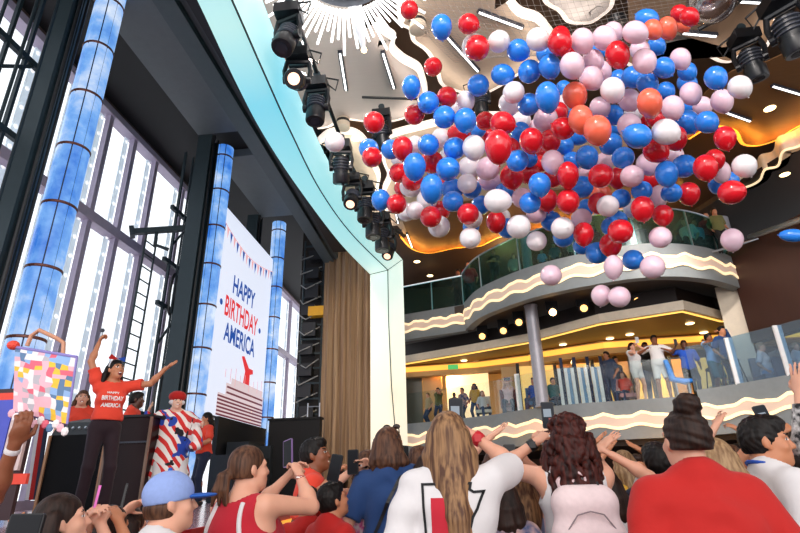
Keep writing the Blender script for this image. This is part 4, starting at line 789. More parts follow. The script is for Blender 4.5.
def person(label, loc, facing, h=1.68, sex='f', girth=1.0, skin='light', hair=('long', 'brown'), head=(0, 0), tilt=0, lean=(0, 0), arms=(None, None), top=None, bottom=None, shoes='dark', vox=.012, seat=None, expr='smile', crouch=0, name='person', group=None, hands=('relax', 'relax'), palm=(None, None), kind=None):
    """loc: feet on the ground (x, y, z); facing: heading of the body about z (0 = looking along +y); head: (yaw, pitch) relative to the body; arms: wrist targets in
    body space (right is +x, ahead is +y, for a 1.70 m figure) as (target, elbow hint); top: (material, sleeve length 0-1 or tank, hem z, neck drop)"""
    s = h/1.70; root = thing(name, label, 'person', loc, group, kind); rnd = random.Random(sum(map(ord, label))); g = girth; W = .19 if sex == 'm' else .17
    W *= .8+.2*g
    if h < 1.5: W = .155
    Rl = rotx(-lean[0])@np.array([[math.cos(lean[1]), 0, math.sin(lean[1])], [0, 1, 0], [-math.sin(lean[1]), 0, math.cos(lean[1])]])
    hipc = np.array([0, 0, .93-crouch]); T = lambda p: hipc+Rl@(np.array(p, float)-np.array([0, 0, .93]))      # trunk space
    fem = sex == 'f'; prims = []; tops = []; legs = []
    def A(p, k, dst=None): prims.append((p, k)); (dst is not None) and dst.append((p, k))
    RT_ = Rl
    # trunk
    ell = lambda c, r: ('e', T(c), r, RT_)
    tr = [(ell((0, .0, .93), (.165*g, .118*g, .13)), .05), (ell((0, .012*g, 1.08), (.142*g, .105*g*(1+.25*(g-1)), .16)), .06), (ell((0, .0, 1.255), (.158*g, .112*g, .16)), .06), (('c', T((-W+.04, -.01, 1.372)), T((W-.04, -.01, 1.372)), .056*min(g, 1.15), .056*min(g, 1.15)), .06), (('c', T((-W*.75, -.015, 1.385)), T((0, -.02, 1.44)), .042, .048), .05), (('c', T((W*.75, -.015, 1.385)), T((0, -.02, 1.44)), .042, .048), .05), (('c', T((0, -.015, 1.33)), T((0, -.01, 1.43)), .085, .06), .06), (ell((0, -.05*g, .9), (.14*g, .09*g, .11)), .05)]
    if fem and h > 1.45: tr += [(ell((sx*.075, .085*g, 1.25), (.068*g, .06*g, .07*g)), .04) for sx in (-1, 1)]
    for p, k in tr: A(p, k, tops)
    # neck and head
    hc = T((0, .015, 1.585)); hy, hp = head; Rh = Rl@rotz(hy)@rotx(hp)@np.array([[math.cos(tilt), 0, math.sin(tilt)], [0, 1, 0], [-math.sin(tilt), 0, math.cos(tilt)]])
    H = lambda p: hc+Rh@np.array(p, float); he = lambda c, r: ('e', H(c), r, Rh)
    A(('c', T((0, -.012, 1.41)), H((0, -.025, -.055)), .056 if fem else .064, .052 if fem else .06), .035)
    hd = [(he((0, -.012, .035), (.074, .094, .086)), .01), (he((0, .032, -.035), (.06, .062, .075)), .04), (('c', H((0, .07, -.085)), H((0, .078, -.09)), .024, .02), .03), (he((0, .035, -.062), (.053, .05, .045)), .03),
          (('c', H((0, .088, .018)), H((0, .108, -.018)), .009, .013), .014), (('c', H((-.014, .093, -.022)), H((.014, .093, -.022)), .008, .008), .01), (('c', H((-.045, .07, .033)), H((.045, .07, .033)), .012, .012), .02),
          (he((-.042, .062, -.022), (.024, .024, .022)), .02), (he((.042, .062, -.022), (.024, .024, .022)), .02)]
    hd += [(('c', H((-.02, .09, -.052)), H((.02, .09, -.052)), .0085, .0085), .01), (('c', H((-.016, .087, -.064)), H((.016, .087, -.064)), .009, .009), .01)]
    for sx in (-1, 1): hd += [(('e', H((sx*.077, -.008, .0)), (.012, .02, .032), Rh@rotz(sx*.35)), .01), (('c', H((sx*.072, -.0, -.02)), H((sx*.07, .005, -.03)), .01, .008), .008)]
    for p, k in hd: A(p, k)
    # arms
    l1, l2 = .285, .25; sleeves = {}; wr = {}
    for i, sx in enumerate((-1, 1)):
        sh = T((sx*W, -.01, 1.378)); a = arms[i]
        if a is None: tgt, hint = T((sx*(W+.08*g), .08, .93)), T((sx*.5, -.8, 1.1))-sh
        else: tgt, hint = np.array(a[0], float), np.array(a[1], float)
        if np.linalg.norm(tgt-sh) > .2 and a is not None and tgt[2] > 1.35: sh = sh+np.array([-sx*.01, 0, .03])
        el, wrp = ik(sh, tgt, l1, l2, hint); ga = .6+.4*g; ua = (.05*ga if fem else .054*ga); 
        A(('c', sh, el, ua, .037*ga), .035); A(('c', el, wrp, .038*ga, .025), .015); A(('e', el*.68+wrp*.32, (.036*ga,)*3), .04)
        sleeves[i] = (sh, el, wrp, ua, ga); wr[i] = wrp
        fd = unit(wrp-el); pn = palm[i]; hm = hands[i]
        pn = np.array(pn, float) if pn is not None else np.array([-sx, .3, 0]); pn = unit(pn-fd*(pn@fd)); lat = np.cross(pn, fd)
        thumb_side = lat if (lat @ np.array([-sx, .6, .3])) > 0 else -lat
        hd_ = fd if hm != 'open' else unit(fd+.15*rng.normal(size=3)); hR = np.stack([thumb_side, hd_, pn], 1)
        A(('e', wrp+hd_*.047, (.038, .05, .017), hR), .016)
        curl = {'relax': .55, 'open': .08, 'grip': .95, 'fist': 1.5, 'point': 1.5}[hm]
        for fi, (off, L) in enumerate(((.027, .072), (.009, .08), (-.009, .075), (-.026, .058))):
            cu = 0 if hm == 'point' and fi == 0 else curl*(1+.12*fi); sp = off*(1.0 if hm in ('grip', 'fist') else 1.5)
            p0 = wrp+hd_*.082+thumb_side*off*1.0; dirn = unit(hd_+thumb_side*(sp-off)*9); p = p0-hd_*.02; ang = cu*.35
            for seg, f in enumerate((.45, .32, .27)):
                dv = dirn*math.cos(ang)+pn*math.sin(ang); q = p+dv*(L*f+(.02 if seg == 0 else 0)); A(('c', p, q, .0092-.0008*seg, .0085-.0008*seg), .004); p = q; ang += cu*.65
        tb = wrp+hd_*.025+thumb_side*.026; t1 = tb+unit(thumb_side+hd_*.7+pn*.5)*.04; t2 = t1+unit(hd_+pn*(.3+.6*min(curl, 1))+thumb_side*.25)*.035
        A(('c', tb, t1, .014, .0105), .01); A(('c', t1, t2, .0105, .0085), .004)
    # legs
    kn = {}
    for i, sx in enumerate((-1, 1)):
        hp_ = hipc+np.array([sx*.088*g, 0, -.02]); 
        if seat is None:
            ft = np.array([sx*(.1+.02*g), (-.02 if i else .03), .075]); kne, ft = ik(hp_, ft, .43, .42, (sx*.1, 1, 0))
        else:
            kne = hp_+np.array([sx*.06, .42, .0]); ft = kne+np.array([0, .05, -.43])
        tg = .5+.5*g; lg = [(('c', hp_, kne, .086*tg*(1.03 if fem else 1), .055*tg), .04), (('c', kne, ft, .054*tg, .036), .02), (('e', kne*.7+ft*.3-np.array([0, .022, 0]), (.05*tg, .052*tg, .1)), .04)]
        ftp = [(('c', ft+np.array([0, -.035, -.035]), ft+np.array([sx*.015, .13, -.048]), .034, .027), .02), (('e', ft+np.array([sx*.01, .06, -.04]), (.042, .09, .033)), .02)]
        for p, k in lg: A(p, k, legs)
        for p, k in ftp: A(p, k)
        kn[i] = (hp_, kne, ft, ftp, tg)
    M = rotz(facing)*s; place = lambda V: V@M.T; sk = SKIN[skin]
    V, F = field_mesh(prims, vox)
    C = V[F].mean(1); q = (C-hc)@Rh; mi = np.zeros(len(F), int)
    on = (q[:, 1] > .04) & (np.abs(q[:, 2]) < .12) & (np.abs(q[:, 0]) < .07)
    if vox <= .013:
        e = on & (((np.abs(q[:, 0])-.03)/.0155)**2+((q[:, 2]-.016)/.008)**2 < 1); mi[e] = 3
        e = on & (((np.abs(q[:, 0])-.03)/.0075)**2+((q[:, 2]-.016)/.0085)**2 < 1); mi[e] = 4
        e = on & (((np.abs(q[:, 0])-.032)/.024)**2+((q[:, 2]-.037)/.006)**2 < 1); mi[e] = 5
        if expr == 'laugh': e = on & ((q[:, 0]/.026)**2+((q[:, 2]+.062)/.024)**2 < 1); mi[e] = 1; e = on & ((q[:, 0]/.02)**2+((q[:, 2]+.066)/.017)**2 < 1); mi[e] = 6; e = on & (np.abs(q[:, 0]) < .019) & (np.abs(q[:, 2]+.05) < .006); mi[e] = 2
        elif expr == 'smile': e = on & ((q[:, 0]/.028)**2+((q[:, 2]+.058+q[:, 0]**2*-8)/.011)**2 < 1); mi[e] = 1; e = on & ((q[:, 0]/.02)**2+((q[:, 2]+.057+q[:, 0]**2*-8)/.005)**2 < 1); mi[e] = 2
        else: e = on & ((q[:, 0]/.022)**2+((q[:, 2]+.058)/.009)**2 < 1); mi[e] = 1
    hc_name = hair[1]; HM = HAIR.get(hc_name, HAIR['dark'])
    body = mesh_obj('body', place(V), F, [sk, LIP, TEETH, EYEW, IRIS, HM, MOUTH], root, mi)
    out = dict(root=root, body=body, H=H, hc=hc, Rh=Rh, T=T, M=M, wr=wr, loc=np.array(loc, float), sleeves=sleeves, s=s)
    W2 = lambda p: np.array(loc, float)+M@np.array(p, float); out['W'] = W2
    # clothes: the same figure grown a little and cut at hem, cuff and neck
    def grow(ps, d): return [((p[0], p[1], p[2], p[3]+d, p[4]+d) if p[0] == 'c' else (p[0], p[1], tuple(x+d for x in p[2]), *p[3:]), k+.01) for p, k in ps]
    up = Rl@np.array([0, 0, 1.]); base = T((0, 0, 0))
    hz = lambda G: (G-T((0, 0, .93)).astype(np.float32))@up.astype(np.float32)+.93           # height along the trunk
    if top:
        tm, sl, hem, nd = top[:4]; nm = top[4] if len(top) > 4 else 'shirt'; ps = grow(tops, .014 if sl != 'tank' else .008); slc = []
        if nm == 'robe':
            for i in (0, 1):
                sh, el, wp, ua, ga = sleeves[i]
                for q_, L_ in ((sh*.4+el*.6, .3), (el, .34), (el*.5+wp*.5, .3)): ps.append((('c', q_, q_-np.array([0, 0, L_]), .05, .085), .05))
        if nm in ('dress', 'robe'): ps += [(('c', T((0, 0, 1.0)), hipc+np.array([0, 0, -.35]), .15*g, .22*g), .05)]
        elif sl != 'tank': ps += [(ell((0, .01, 1.02), (.17*g, .135*g, .17)), .06)]
        arms_p = []
        if sl not in ('tank',):
            for i in (0, 1):
                sh, el, wp, ua, ga = sleeves[i]
                if sl <= .5: e = sh+(el-sh)*(sl*2*.98); arms_p.append((sh, e, ua+.02, ua+.022-.008*sl))
                else: arms_p.append((sh, el, ua+.018, .055)); e = el+(wp-el)*min(1, (sl-.5)*2); arms_p.append((el, e, .055, .046-.008*sl))
        ncut = T((0, .03, 1.49-nd)); 
        cuts = [lambda G: hem-hz(G), lambda G: -(np.linalg.norm((G-ncut)/np.array([1.25, 1, 1.1]), axis=-1)-.075)]
        if sl == 'tank':
            for sx in (-1, 1): cuts.append(lambda G, sx=sx: -(np.linalg.norm((G-T((sx*(W+.035), 0, 1.385)))/np.array([.8, 1.5, 1.25]), axis=-1)-.085))
            cuts.append(lambda G: -(np.linalg.norm((G-T((0, .0, 1.5)))/np.array([1.2, 1.5, 1.2]), axis=-1)-.095))
        allp = ps+[(('c', a, b, r1, r2), .03) for a, b, r1, r2 in arms_p]
        # flat cuffs: remove whatever the rounded sleeve end adds beyond the cuff plane
        ends = []
        if sl != 'tank':
            for i in (0, 1):
                sh, el, wp, ua, ga = sleeves[i]
                a, b = (sh, el) if sl <= .5 else (el, wp); t = sl*2*.98 if sl <= .5 else min(1, (sl-.5)*2); e = a+(b-a)*t; d = unit(b-a); ends.append((e.astype(np.float32), d.astype(np.float32)))
            for e, d in ends:
                cuts.append(lambda G, e=e, d=d: np.where(np.linalg.norm(G-e, axis=-1) < .11, (G-e)@d, -1))
        fold = None
        if vox < .016 and nm != 'jacket':
            ph = rnd.random()*6
            fold = lambda G: .008*np.sin(30*G[..., 2]+16*np.abs(G[..., 0])+2.5*np.sin(8*G[..., 0]+6*G[..., 2]+ph))*(.5+.5*np.sin(11*G[..., 0]-7*G[..., 2]+ph))+.006*np.sin(24*G[..., 0]-14*G[..., 2]+2*np.sin(13*G[..., 2]+ph))*(.5+.5*np.sin(9*G[..., 2]+5*G[..., 0]+2*ph))
        V, F = field_mesh(allp, max(vox, .009), cuts, fold)
        out['top'] = mesh_obj(nm, place(V), F, [tm] if not isinstance(tm, list) else tm, root)
    if bottom:
        bm_, length, nm = bottom; ps = grow([x for x in tops[:1]]+[tops[7]], .01)+[(('e', hipc+np.array([0, 0, .02]), (.17*g, .125*g, .12)), .04)]; cuts = [lambda G: hz(G)-1.02]
        for i in (0, 1):
            hp_, kne, ft, ftp, tg = kn[i]
            if nm == 'skirt': continue
            if length <= .5: ps.append((('c', hp_, hp_+(kne-hp_)*length*2, .098*tg, .085*tg), .03)); e = hp_+(kne-hp_)*length*2; d = unit(kne-hp_)
            else: ps += [(('c', hp_, kne, .098*tg, .068*tg), .03), (('c', kne, kne+(ft-kne)*(length-.5)*2, .068*tg, .058), .03)]; e = kne+(ft-kne)*(length-.5)*2; d = unit(ft-kne)
            cuts.append(lambda G, e=e.astype(np.float32), d=d.astype(np.float32): np.where(np.linalg.norm(G-e, axis=-1) < .14, (G-e)@d, -1))
        V, F = field_mesh(ps, max(vox, .014), cuts); mesh_obj(nm, place(V), F, [bm_], root)
    for i in (0, 1):
        V, F = field_mesh(grow(kn[i][3], .008), max(vox, .014), [lambda G: G[..., 2]-(kn[0][2][2]+.02) if seat is not None else G[..., 2]-.095]); mesh_obj('shoe', place(V), F, [clothm('shoe_'+shoes, dict(dark='222226', white='e6e4e2', brown='6a4a36')[shoes])], root)
    # hair
    st = hair[0]; hs = []; cuts = []; nz = None; kk = .012
    face = lambda G: -(np.linalg.norm((((G-hc)@Rh)-np.array([0, .088, -.035]))/np.array([1.0, .95, 1.35]), axis=-1)-.068)
    cap = [(he((0, -.018, .043), (.083, .1, .091)), .01)]
    if st == 'capped': hs = [(he((0, -.03, -.01), (.08, .088, .085)), .02)]; cuts = [face, lambda G: -.06-((G-hc)@Rh)[..., 2], lambda G: ((G-hc)@Rh)[..., 2]-.012-.1*((G-hc)@Rh)[..., 1]]
    if st == 'short': hs = cap+[(he((0, -.035, .0), (.079, .083, .085)), .03), (he((0, .02, .09), (.07, .075, .045)), .02)]; nz = lambda G: .0045*np.sin(G[..., 0]*150+2*np.sin(G[..., 2]*60))*np.sin(G[..., 1]*110+G[..., 2]*90); cuts = [face, lambda G: -.055-((G-hc)@Rh)[..., 2]]
    elif st in ('long', 'ponytail', 'bun', 'curly', 'mid'):
        hs = cap+[(he((0, -.04, .0), (.082, .075, .1)), .03)]; cuts = [face]
        if st in ('long', 'mid'):
            Ln = hair[2] if len(hair) > 2 else .42; nL = 26
            for k in range(nL):
                a = PI*(-.02+1.04*k/(nL-1)); ca, sa = math.cos(a), math.sin(a); L = Ln*(1-.12*abs(ca))*rnd.uniform(.9, 1.05); wob = rnd.uniform(-.02, .02); xsh = hair[3] if len(hair) > 3 else 0
                p0 = H((ca*.08, -.025-sa*.075, .035)); p1 = H((ca*.1, -.04-sa*.085, -.06)); yb = min(p1[1]-.015*sa, hc[1]-.03-.135*(.5+.5*g)*max(.35, sa)) if L > .25 else p1[1]; p2 = np.array([hc[0]+(p1[0]-hc[0])*(.74 if L > .25 else 1.05)+wob+xsh*.6, yb, p1[2]-L*.45]); p3 = np.array([hc[0]+(p1[0]-hc[0])*(.42 if L > .25 else .9)+wob*2+xsh, yb+(0 if L > .25 else .012), p2[2]-L*.5])
                r = rnd.uniform(.013, .019); hs += [(('c', p0, p1, r*1.1, r*1.15), .012), (('c', p1, p2, r*1.15, r), .009), (('c', p2, p3, r, r*.45), .009)]
                if k % 2 == 0: q2 = p2+np.array([0, .03*sa, 0]); hs += [(('c', p1+np.array([0, .03*sa, 0]), q2, r*1.6, r*1.5), .02), (('c', q2, p3, r*1.4, r*.6), .015)]
        if st == 'ponytail':
            b0 = H((0, -.105, -.005)); 
            for k in range(9):
                o_ = np.array([rnd.uniform(-.022, .022), rnd.uniform(-.015, .015), 0]); q1 = b0+Rh@np.array([0, -.035, -.02])+o_*.8; q2 = q1+Rh@np.array([0, -.015, -.07])+o_*.6; hs += [(('c', b0, q1, .018, .018), .01), (('c', q1, q2, .017, .015), .008), (('c', q2, q2+Rh@np.array([0, .0, -.075])+o_*.5, .015, .006), .008)]
            hs += [(('e', b0, (.026, .026, .026)), .005)]
        if st in ('bun', 'ponytail'): cuts.append(lambda G: np.where(((G-hc)@Rh)[..., 1] < (-.112 if st == 'ponytail' else -1), -1, (-.03 if st == 'bun' else -.045)-((G-hc)@Rh)[..., 2]))
        if st == 'bun': hs += [(he((0, -.06, .145), (.055, .052, .048)), .012), (he((.014, -.05, .165), (.035, .035, .03)), .01)]; nz = lambda G: .003*np.sin(((G-hc)@Rh)[..., 2]*160+60*((G-hc)@Rh)[..., 0])
        if st == 'curly':
            for k in range(420):
                u = rnd.uniform(-1, 1); a = rnd.uniform(-PI*1.08, .08*PI); z = rnd.uniform(-.30, .1); rr = .1+.045*min(1, max(0, (.08-z)/.2)); c = H((math.cos(a)*rr, -.03+math.sin(a)*rr*.95, max(z, -.06)))+np.array([0, 0, min(0, z+.06)])
                if z > .02: qx, qy = rnd.uniform(-1, 1), rnd.uniform(-1, 1); qx, qy = (qx, qy) if qx*qx+qy*qy < 1 else (qx*.6, qy*.6); c = H((qx*.095, -.02+qy*.095, .045+.085*math.sqrt(max(0, 1-qx*qx-qy*qy))))
                r = rnd.uniform(.011, .02); hs.append((('e', c, (r, r, r*1.3)), .006))
            hs += [(('e', H((0, -.05, -.08)), (.115, .088, .16)), .02)]; nz = lambda G: .007*np.sin(G[..., 0]*105)*np.sin(G[..., 1]*98)*np.sin(G[..., 2]*88+3*np.sin(G[..., 0]*30))
    if hs:
        V, F = field_mesh(hs, min(vox, .009) if vox < .016 else vox*.75, cuts, nz); out['hair'] = mesh_obj('hair', place(V), F, [HM], root)
    return out
def decal(pr, polys2d, org, ux, uy, target, m, name, view, off=.004, sub=10):
    """flat artwork laid on a garment: shapes in the (ux, uy) plane dropped along view onto the cloth"""
    me = target.data; tree = BVHTree.FromPolygons([v.co[:] for v in me.vertices], [list(p.vertices) for p in me.polygons]); b = bmesh.new()
    org, ux, uy, view = (np.array(q, float) for q in (org, ux, uy, view))
    for V, Fs in polys2d:
        vs = [b.verts.new(tuple(org+ux*v[0]+uy*v[1])) for v in V]
        for f in Fs:
            try: b.faces.new([vs[k] for k in f])
            except ValueError: pass
    bmesh.ops.triangulate(b, faces=b.faces[:]); 
    for _ in range(2): bmesh.ops.subdivide_edges(b, edges=[e for e in b.edges if e.calc_length() > .022], cuts=1, use_grid_fill=True)
    bmesh.ops.triangulate(b, faces=b.faces[:])
    for v in b.verts:
        hit, nrm, _, _ = tree.ray_cast(v.co-Vector(view)*.6, Vector(view), 1.5)
        if hit is not None: v.co = hit-Vector(view)*off
    n = bpy.data.meshes.new(name); b.to_mesh(n); b.free(); n.materials.append(m); n.polygons.foreach_set('use_smooth', [True]*len(n.polygons))
    o = bpy.data.objects.new(name, n); COL.objects.link(o); o.parent = target; return o
def outline_poly(pts, w):
    # a closed stroke of width w as quads
    P = [np.array(p, float) for p in pts]; n = len(P); V = []; Fs = []
    for i in range(n):
        a = unit(P[i]-P[i-1]); c = unit(P[(i+1) % n]-P[i]); t = unit(a+c); nn = np.array([-t[1], t[0]]); k = min(1/max(.35, nn@np.array([-a[1], a[0]])), 2); V += [P[i]+nn*w/2*k, P[i]-nn*w/2*k]
    for i in range(n): j = (i+1) % n; Fs.append((2*i, 2*i+1, 2*j+1, 2*j))
    return V, Fs
PHB = mat('phone_black', '101114', .4); SCRN = mat('phone_screen', '0a0a0c', .35, emit='2c3440', es=.4, spec=.15)
def phone(p, normal, label, up=(0, 0, 1), body=PHB, size=(.076, .155), lit=True, group='phones held up in the crowd'):
    """normal points out of the screen"""
    n = unit(normal); u = np.array(up, float); u = unit(u-n*(u@n)); x = np.cross(u, n); R = np.stack([x, u, n], 1); r = thing('phone', label, 'phone', p, group); p = np.array(p, float); w_, h_ = size
    b = MB(); pts = []
    for cx, cy, a0 in ((1, 1, 0), (-1, 1, 90), (-1, -1, 180), (1, -1, 270)):
        for k in range(4): a = math.radians(a0+k*30); pts.append((cx*(w_/2-.01)+.01*math.cos(a), cy*(h_/2-.01)+.01*math.sin(a)))
    m = len(pts); vs = [p+R@np.array([q[0], q[1], z]) for z in (-.005, .005) for q in pts]
    b.add(vs, [tuple(range(m))[::-1], tuple(range(m, 2*m))]+[(i, (i+1) % m, m+(i+1) % m, m+i) for i in range(m)]); b.build('case', body, r)
    b = MB(); b.box(p+n*.0055, (w_*.9, h_*.92, .001), R); b.build('screen', SCRN if lit else mat('dark_screen', '121419', .3, spec=.2), r)
    if lit:
        b = MB(); b.box(p+n*.0062+R@np.array([-.004, .012, 0]), (w_*.6, h_*.3, .0006), R); b.build('picture', glow('screen_picture', 'aebccb', .6, '101010'), r)
        b = MB(); b.box(p+n*.0062+R@np.array([.012, -.03, 0]), (w_*.3, h_*.16, .0006), R); b.build('picture', glow('screen_picture_red', 'c2504a', .6, '101010'), r)
    b = MB()
    for k in range(2): b.lathe([(.009, 0), (.009, .003)], p+R@np.array([w_*.25, h_*(.36-.14*k), -.005]), 10, frame_to(-n))
    b.build('camera_lens', BLACK, r); return r
# ================================================================ the crowd on the floor
C_ = dict(red=clothm('red', 'b5150f'), deepred=clothm('deepred', 'b9152a'), white=clothm('white', 'dcd9da'), blue=clothm('blue', '1d3f73'), lav=clothm('lavender', '8d93b8'), navy=clothm('navy', '1c2742'), black=clothm('black', '1a1719'), denim=clothm('denim', '35486b', '2c3c5c', 40), grey=clothm('grey', '8b8d90'), tealc=clothm('teal', '2f6d73'), olive=clothm('olive', '6a6a3c'), pink=clothm('pink', 'f0c5cc'), yellow=clothm('yellow', 'dba83a'), royal=clothm('royal', '1b4fb5'), beige=clothm('beige', 'c9b28f'), coral=clothm('coral', 'e8452e'), khaki=clothm('khaki', 'b59f7d'), plum=clothm('plum', '24101a'), sky=clothm('sky', '8fb2d8'))
C_['floral'] = clothm('floral', 'f3e4ea', 'd7489a', 22); C_['dots'] = clothm('dots', '15151a', 'e8e4e2', 26); C_['tie'] = clothm('pattern', '39507c', 'c9a7a0', 12)
def spot(px, py, Y, z0=0.0): p = atY(px, py, Y); return (p[0], p[1], z0), p[2]-z0
def body_pt(p, loc, facing, h): return (rotz(facing).T@(np.array(p, float)-np.array(loc)))/(h/1.70)
def stand(label, px, py, Y, face=0, z0=0.0, arms=(None, None), push=1.0, **kw):
    """head top seen at (px, py) at depth Y; arms: ((px, py, Y) of the wrist, elbow hint) or None"""
    Y *= push; loc, h = spot(px, py, Y, z0); seat = kw.get('seat'); hh = h
    if seat is not None: hh = h/1.70*1.70+.0; h = (h+.0)*1.70/1.27; kw['crouch'] = .43; 
    elif h < 1.55 and not kw.pop('child', False): kw['crouch'] = .1; h = h*1.7/1.6
    else: kw.pop('child', None)
    ar = []
    for a in arms:
        if a is None: ar.append(None)
        else:
            w = atY(a[0][0], a[0][1], a[0][2]*push) if not isinstance(a[0], np.ndarray) else a[0]; ar.append((body_pt(w, loc, face, h), a[1]))
    return person(label, loc, face, h=h, arms=tuple(ar), **kw)
V1, V2, V3 = .0085, .011, .015
OUTH, UPH = (.8, -.2, -.5), (0, -.2, -1)
# woman in red with the bun, large in front
red = stand('broad woman from behind in a red T-shirt, dark hair in a top bun', 681, 413, 2.35, .05, girth=1.45, hair=('bun', 'dark'), head=(.1, .08), skin='light', top=(C_['red'], .46, .86, .0), bottom=(C_['denim'], 1, 'jeans'), vox=V1)
# man in the white shirt with the lanyard
mw = stand('smiling dark-haired man in a white T-shirt with a blue lanyard, in profile', 757, 419, 2.95, -1.5, sex='m', girth=1.1, hair=('short', 'black'), head=(-.45, -.05), skin='tan', top=(C_['white'], .45, .86, .0), bottom=(C_['navy'], 1, 'trousers'), vox=.007)
def neck_ribbon(pr, m, name='lanyard', r=.1):
    b = MB(); Hc = pr['T']((0, -.012, 1.462)); pts = []
    for k in range(25): a = 2*PI*k/24; pts.append(Hc+np.array([math.cos(a)*.1, math.sin(a)*.09+.01, -.03*math.sin(a)+.005]))
    pts = [pr['M']@p for p in pts]; b.tube(pts, .0095, 6); o = b.build(name, m, None); o.parent = pr['root']; return o
neck_ribbon(mw, C_['royal'])
wd = stand('woman with long dark hair behind the man with the lanyard, raising a phone', 800, 428, 2.75, 0, push=1.27, hair=('long', 'dark', .45), skin='tan', arms=(((772, 436, 2.68), (-.8, .2, -.6)), None), hands=('grip', 'relax'), head=(.1, .25), top=(C_['plum'], .4, .86, .0), bottom=(C_['black'], 1, 'trousers'), vox=V2)
phone(atY(764.5, 419, 3.35), (.1, -1, .15), 'black phone held up beside the dotted sleeve, over the man with the lanyard', up=(-.15, 0, 1))
stand('person in a black and white dotted top reaching an arm up at the edge', 862, 404, 3.1, .1, hair=('mid', 'brown', .2), skin='light', arms=(((800, 394, 2.95), (-.3, 0, -1)), None), hands=('open', 'relax'), top=(C_['dots'], .9, .86, .0), bottom=(C_['black'], 1, 'trousers'), vox=V2)
# curly woman with the backpack
cu = stand('woman with big auburn curls in a white tank top filming overhead', 564, 418, 2.65, .05, push=1.18, hair=('curly', 'auburn'), head=(.15, .15), skin='light', girth=1.05, arms=(((536, 442, 2.8), (-1, -.1, -.8)), ((556, 440, 2.9), (1, .2, -.5))), hands=('grip', 'grip'), top=(C_['white'], 'tank', .9, .04, 'tank_top'), bottom=(C_['denim'], .3, 'shorts'), vox=V1)
phone(atY(548, 415, 3.4), (0, -1, -.05), 'phone with a lit screen held above the auburn curls')
def wrist_band(pr, i, m, name, r=.036, w=.02, face=None):
    sh, el, wp, ua, ga = pr['sleeves'][i]; d = unit(wp-el); p = wp-d*.03; R = frame_to(pr['M']@d/np.linalg.norm(pr['M']@d)); b = MB(); b.lathe([(r-.002, -w), (r, -w*.6), (r, w*.6), (r-.002, w)], pr['M']@p, 18, R)
    if face is not None: n = unit(face); b.box(pr['M']@p+n*r, (.034, .034, .012), frame_to(n))
    o = b.build(name, m, None); o.parent = pr['root']; smooth_shade(o, 40)
wrist_band(cu, 0, BLACK, 'watch', face=(0, -1, 0))
# backpack (its own thing, worn by the curly woman)
def backpack(pr):
    r = thing('backpack', 'pale pink backpack worn by the woman with auburn curls', 'backpack', pr['loc']); M = pr['M']; T = pr['T']; m = mat('pack_pink', 'efd9da', .7, bump=.1, scale=40); m2 = mat('pack_strap', 'e2c6c8', .7)
    pl = lambda V: V@M.T
    P = [(('c', T((-.075, -.185, 1.28)), T((.075, -.185, 1.28)), .085, .085), .05), (('c', T((-.10, -.19, 1.0)), T((.10, -.19, 1.0)), .085, .085), .06), (('c', T((-.09, -.19, 1.14)), T((.09, -.19, 1.14)), .085, .085), .06)]
    V, F = field_mesh(P, .009, [lambda G: G[..., 1]-(-.115)]); mesh_obj('bag_body', pl(V), F, [m], r)
    P = [(('c', T((-.07, -.265, 1.02)), T((.07, -.265, 1.02)), .05, .05), .04), (('c', T((-.07, -.265, 1.1)), T((.07, -.265, 1.1)), .048, .048), .04)]
    V, F = field_mesh(P, .009); mesh_obj('front_pocket', pl(V), F, [m], r)
    b = MB(); b.tube([M@T(p) for p in ((-.11, -.262, 1.17), (-.06, -.277, 1.235), (0, -.28, 1.25), (.06, -.277, 1.235), (.11, -.262, 1.17))], .0035, 6); b.build('zip', mat('zip_grey', '8f7f84', .5), None).parent = r
    b = MB(); b.tube([M@T(p) for p in ((-.03, -.14, 1.36), (-.03, -.145, 1.405), (0, -.15, 1.42), (.03, -.145, 1.405), (.03, -.14, 1.36))], .009, 8); b.build('grab_loop', m2, None).parent = r
    for sx in (-1, 1):
        b = MB(); b.tube([M@T(p) for p in ((sx*.08, -.13, 1.33), (sx*.105, -.07, 1.44), (sx*.115, .02, 1.455), (sx*.12, .1, 1.38), (sx*.13, .12, 1.25), (sx*.145, .06, 1.1), (sx*.12, -.12, 1.0))], .018, 8); b.build('strap', m2, None).parent = r
    b = MB(); b.tube([M@T((.07, -.2, 1.375)), M@T((.075, -.22, 1.33)), M@T((.06, -.235, 1.29))], .006, 6); b.build('zip_pull', BLACK, None).parent = r
    return r
backpack(cu)
lv = stand('girl with wavy light brown hair in a lavender tank top, arms lifted', 521, 476, 3.0, .1, push=1.2, hair=('long', 'blonde', .34), skin='light', arms=(((511, 466, 2.85), (-1, 0, -.6)), ((527, 462, 2.85), (1, 0, -.6))), hands=('grip', 'open'), top=(C_['lav'], 'tank', .86, .05, 'tank_top'), bottom=(C_['denim'], .3, 'shorts'), vox=V2, child=True)
phone(atY(510, 457, 3.3), (.1, -1, .1), 'small dark phone held up by the girl in lavender', size=(.07, .14), lit=False)
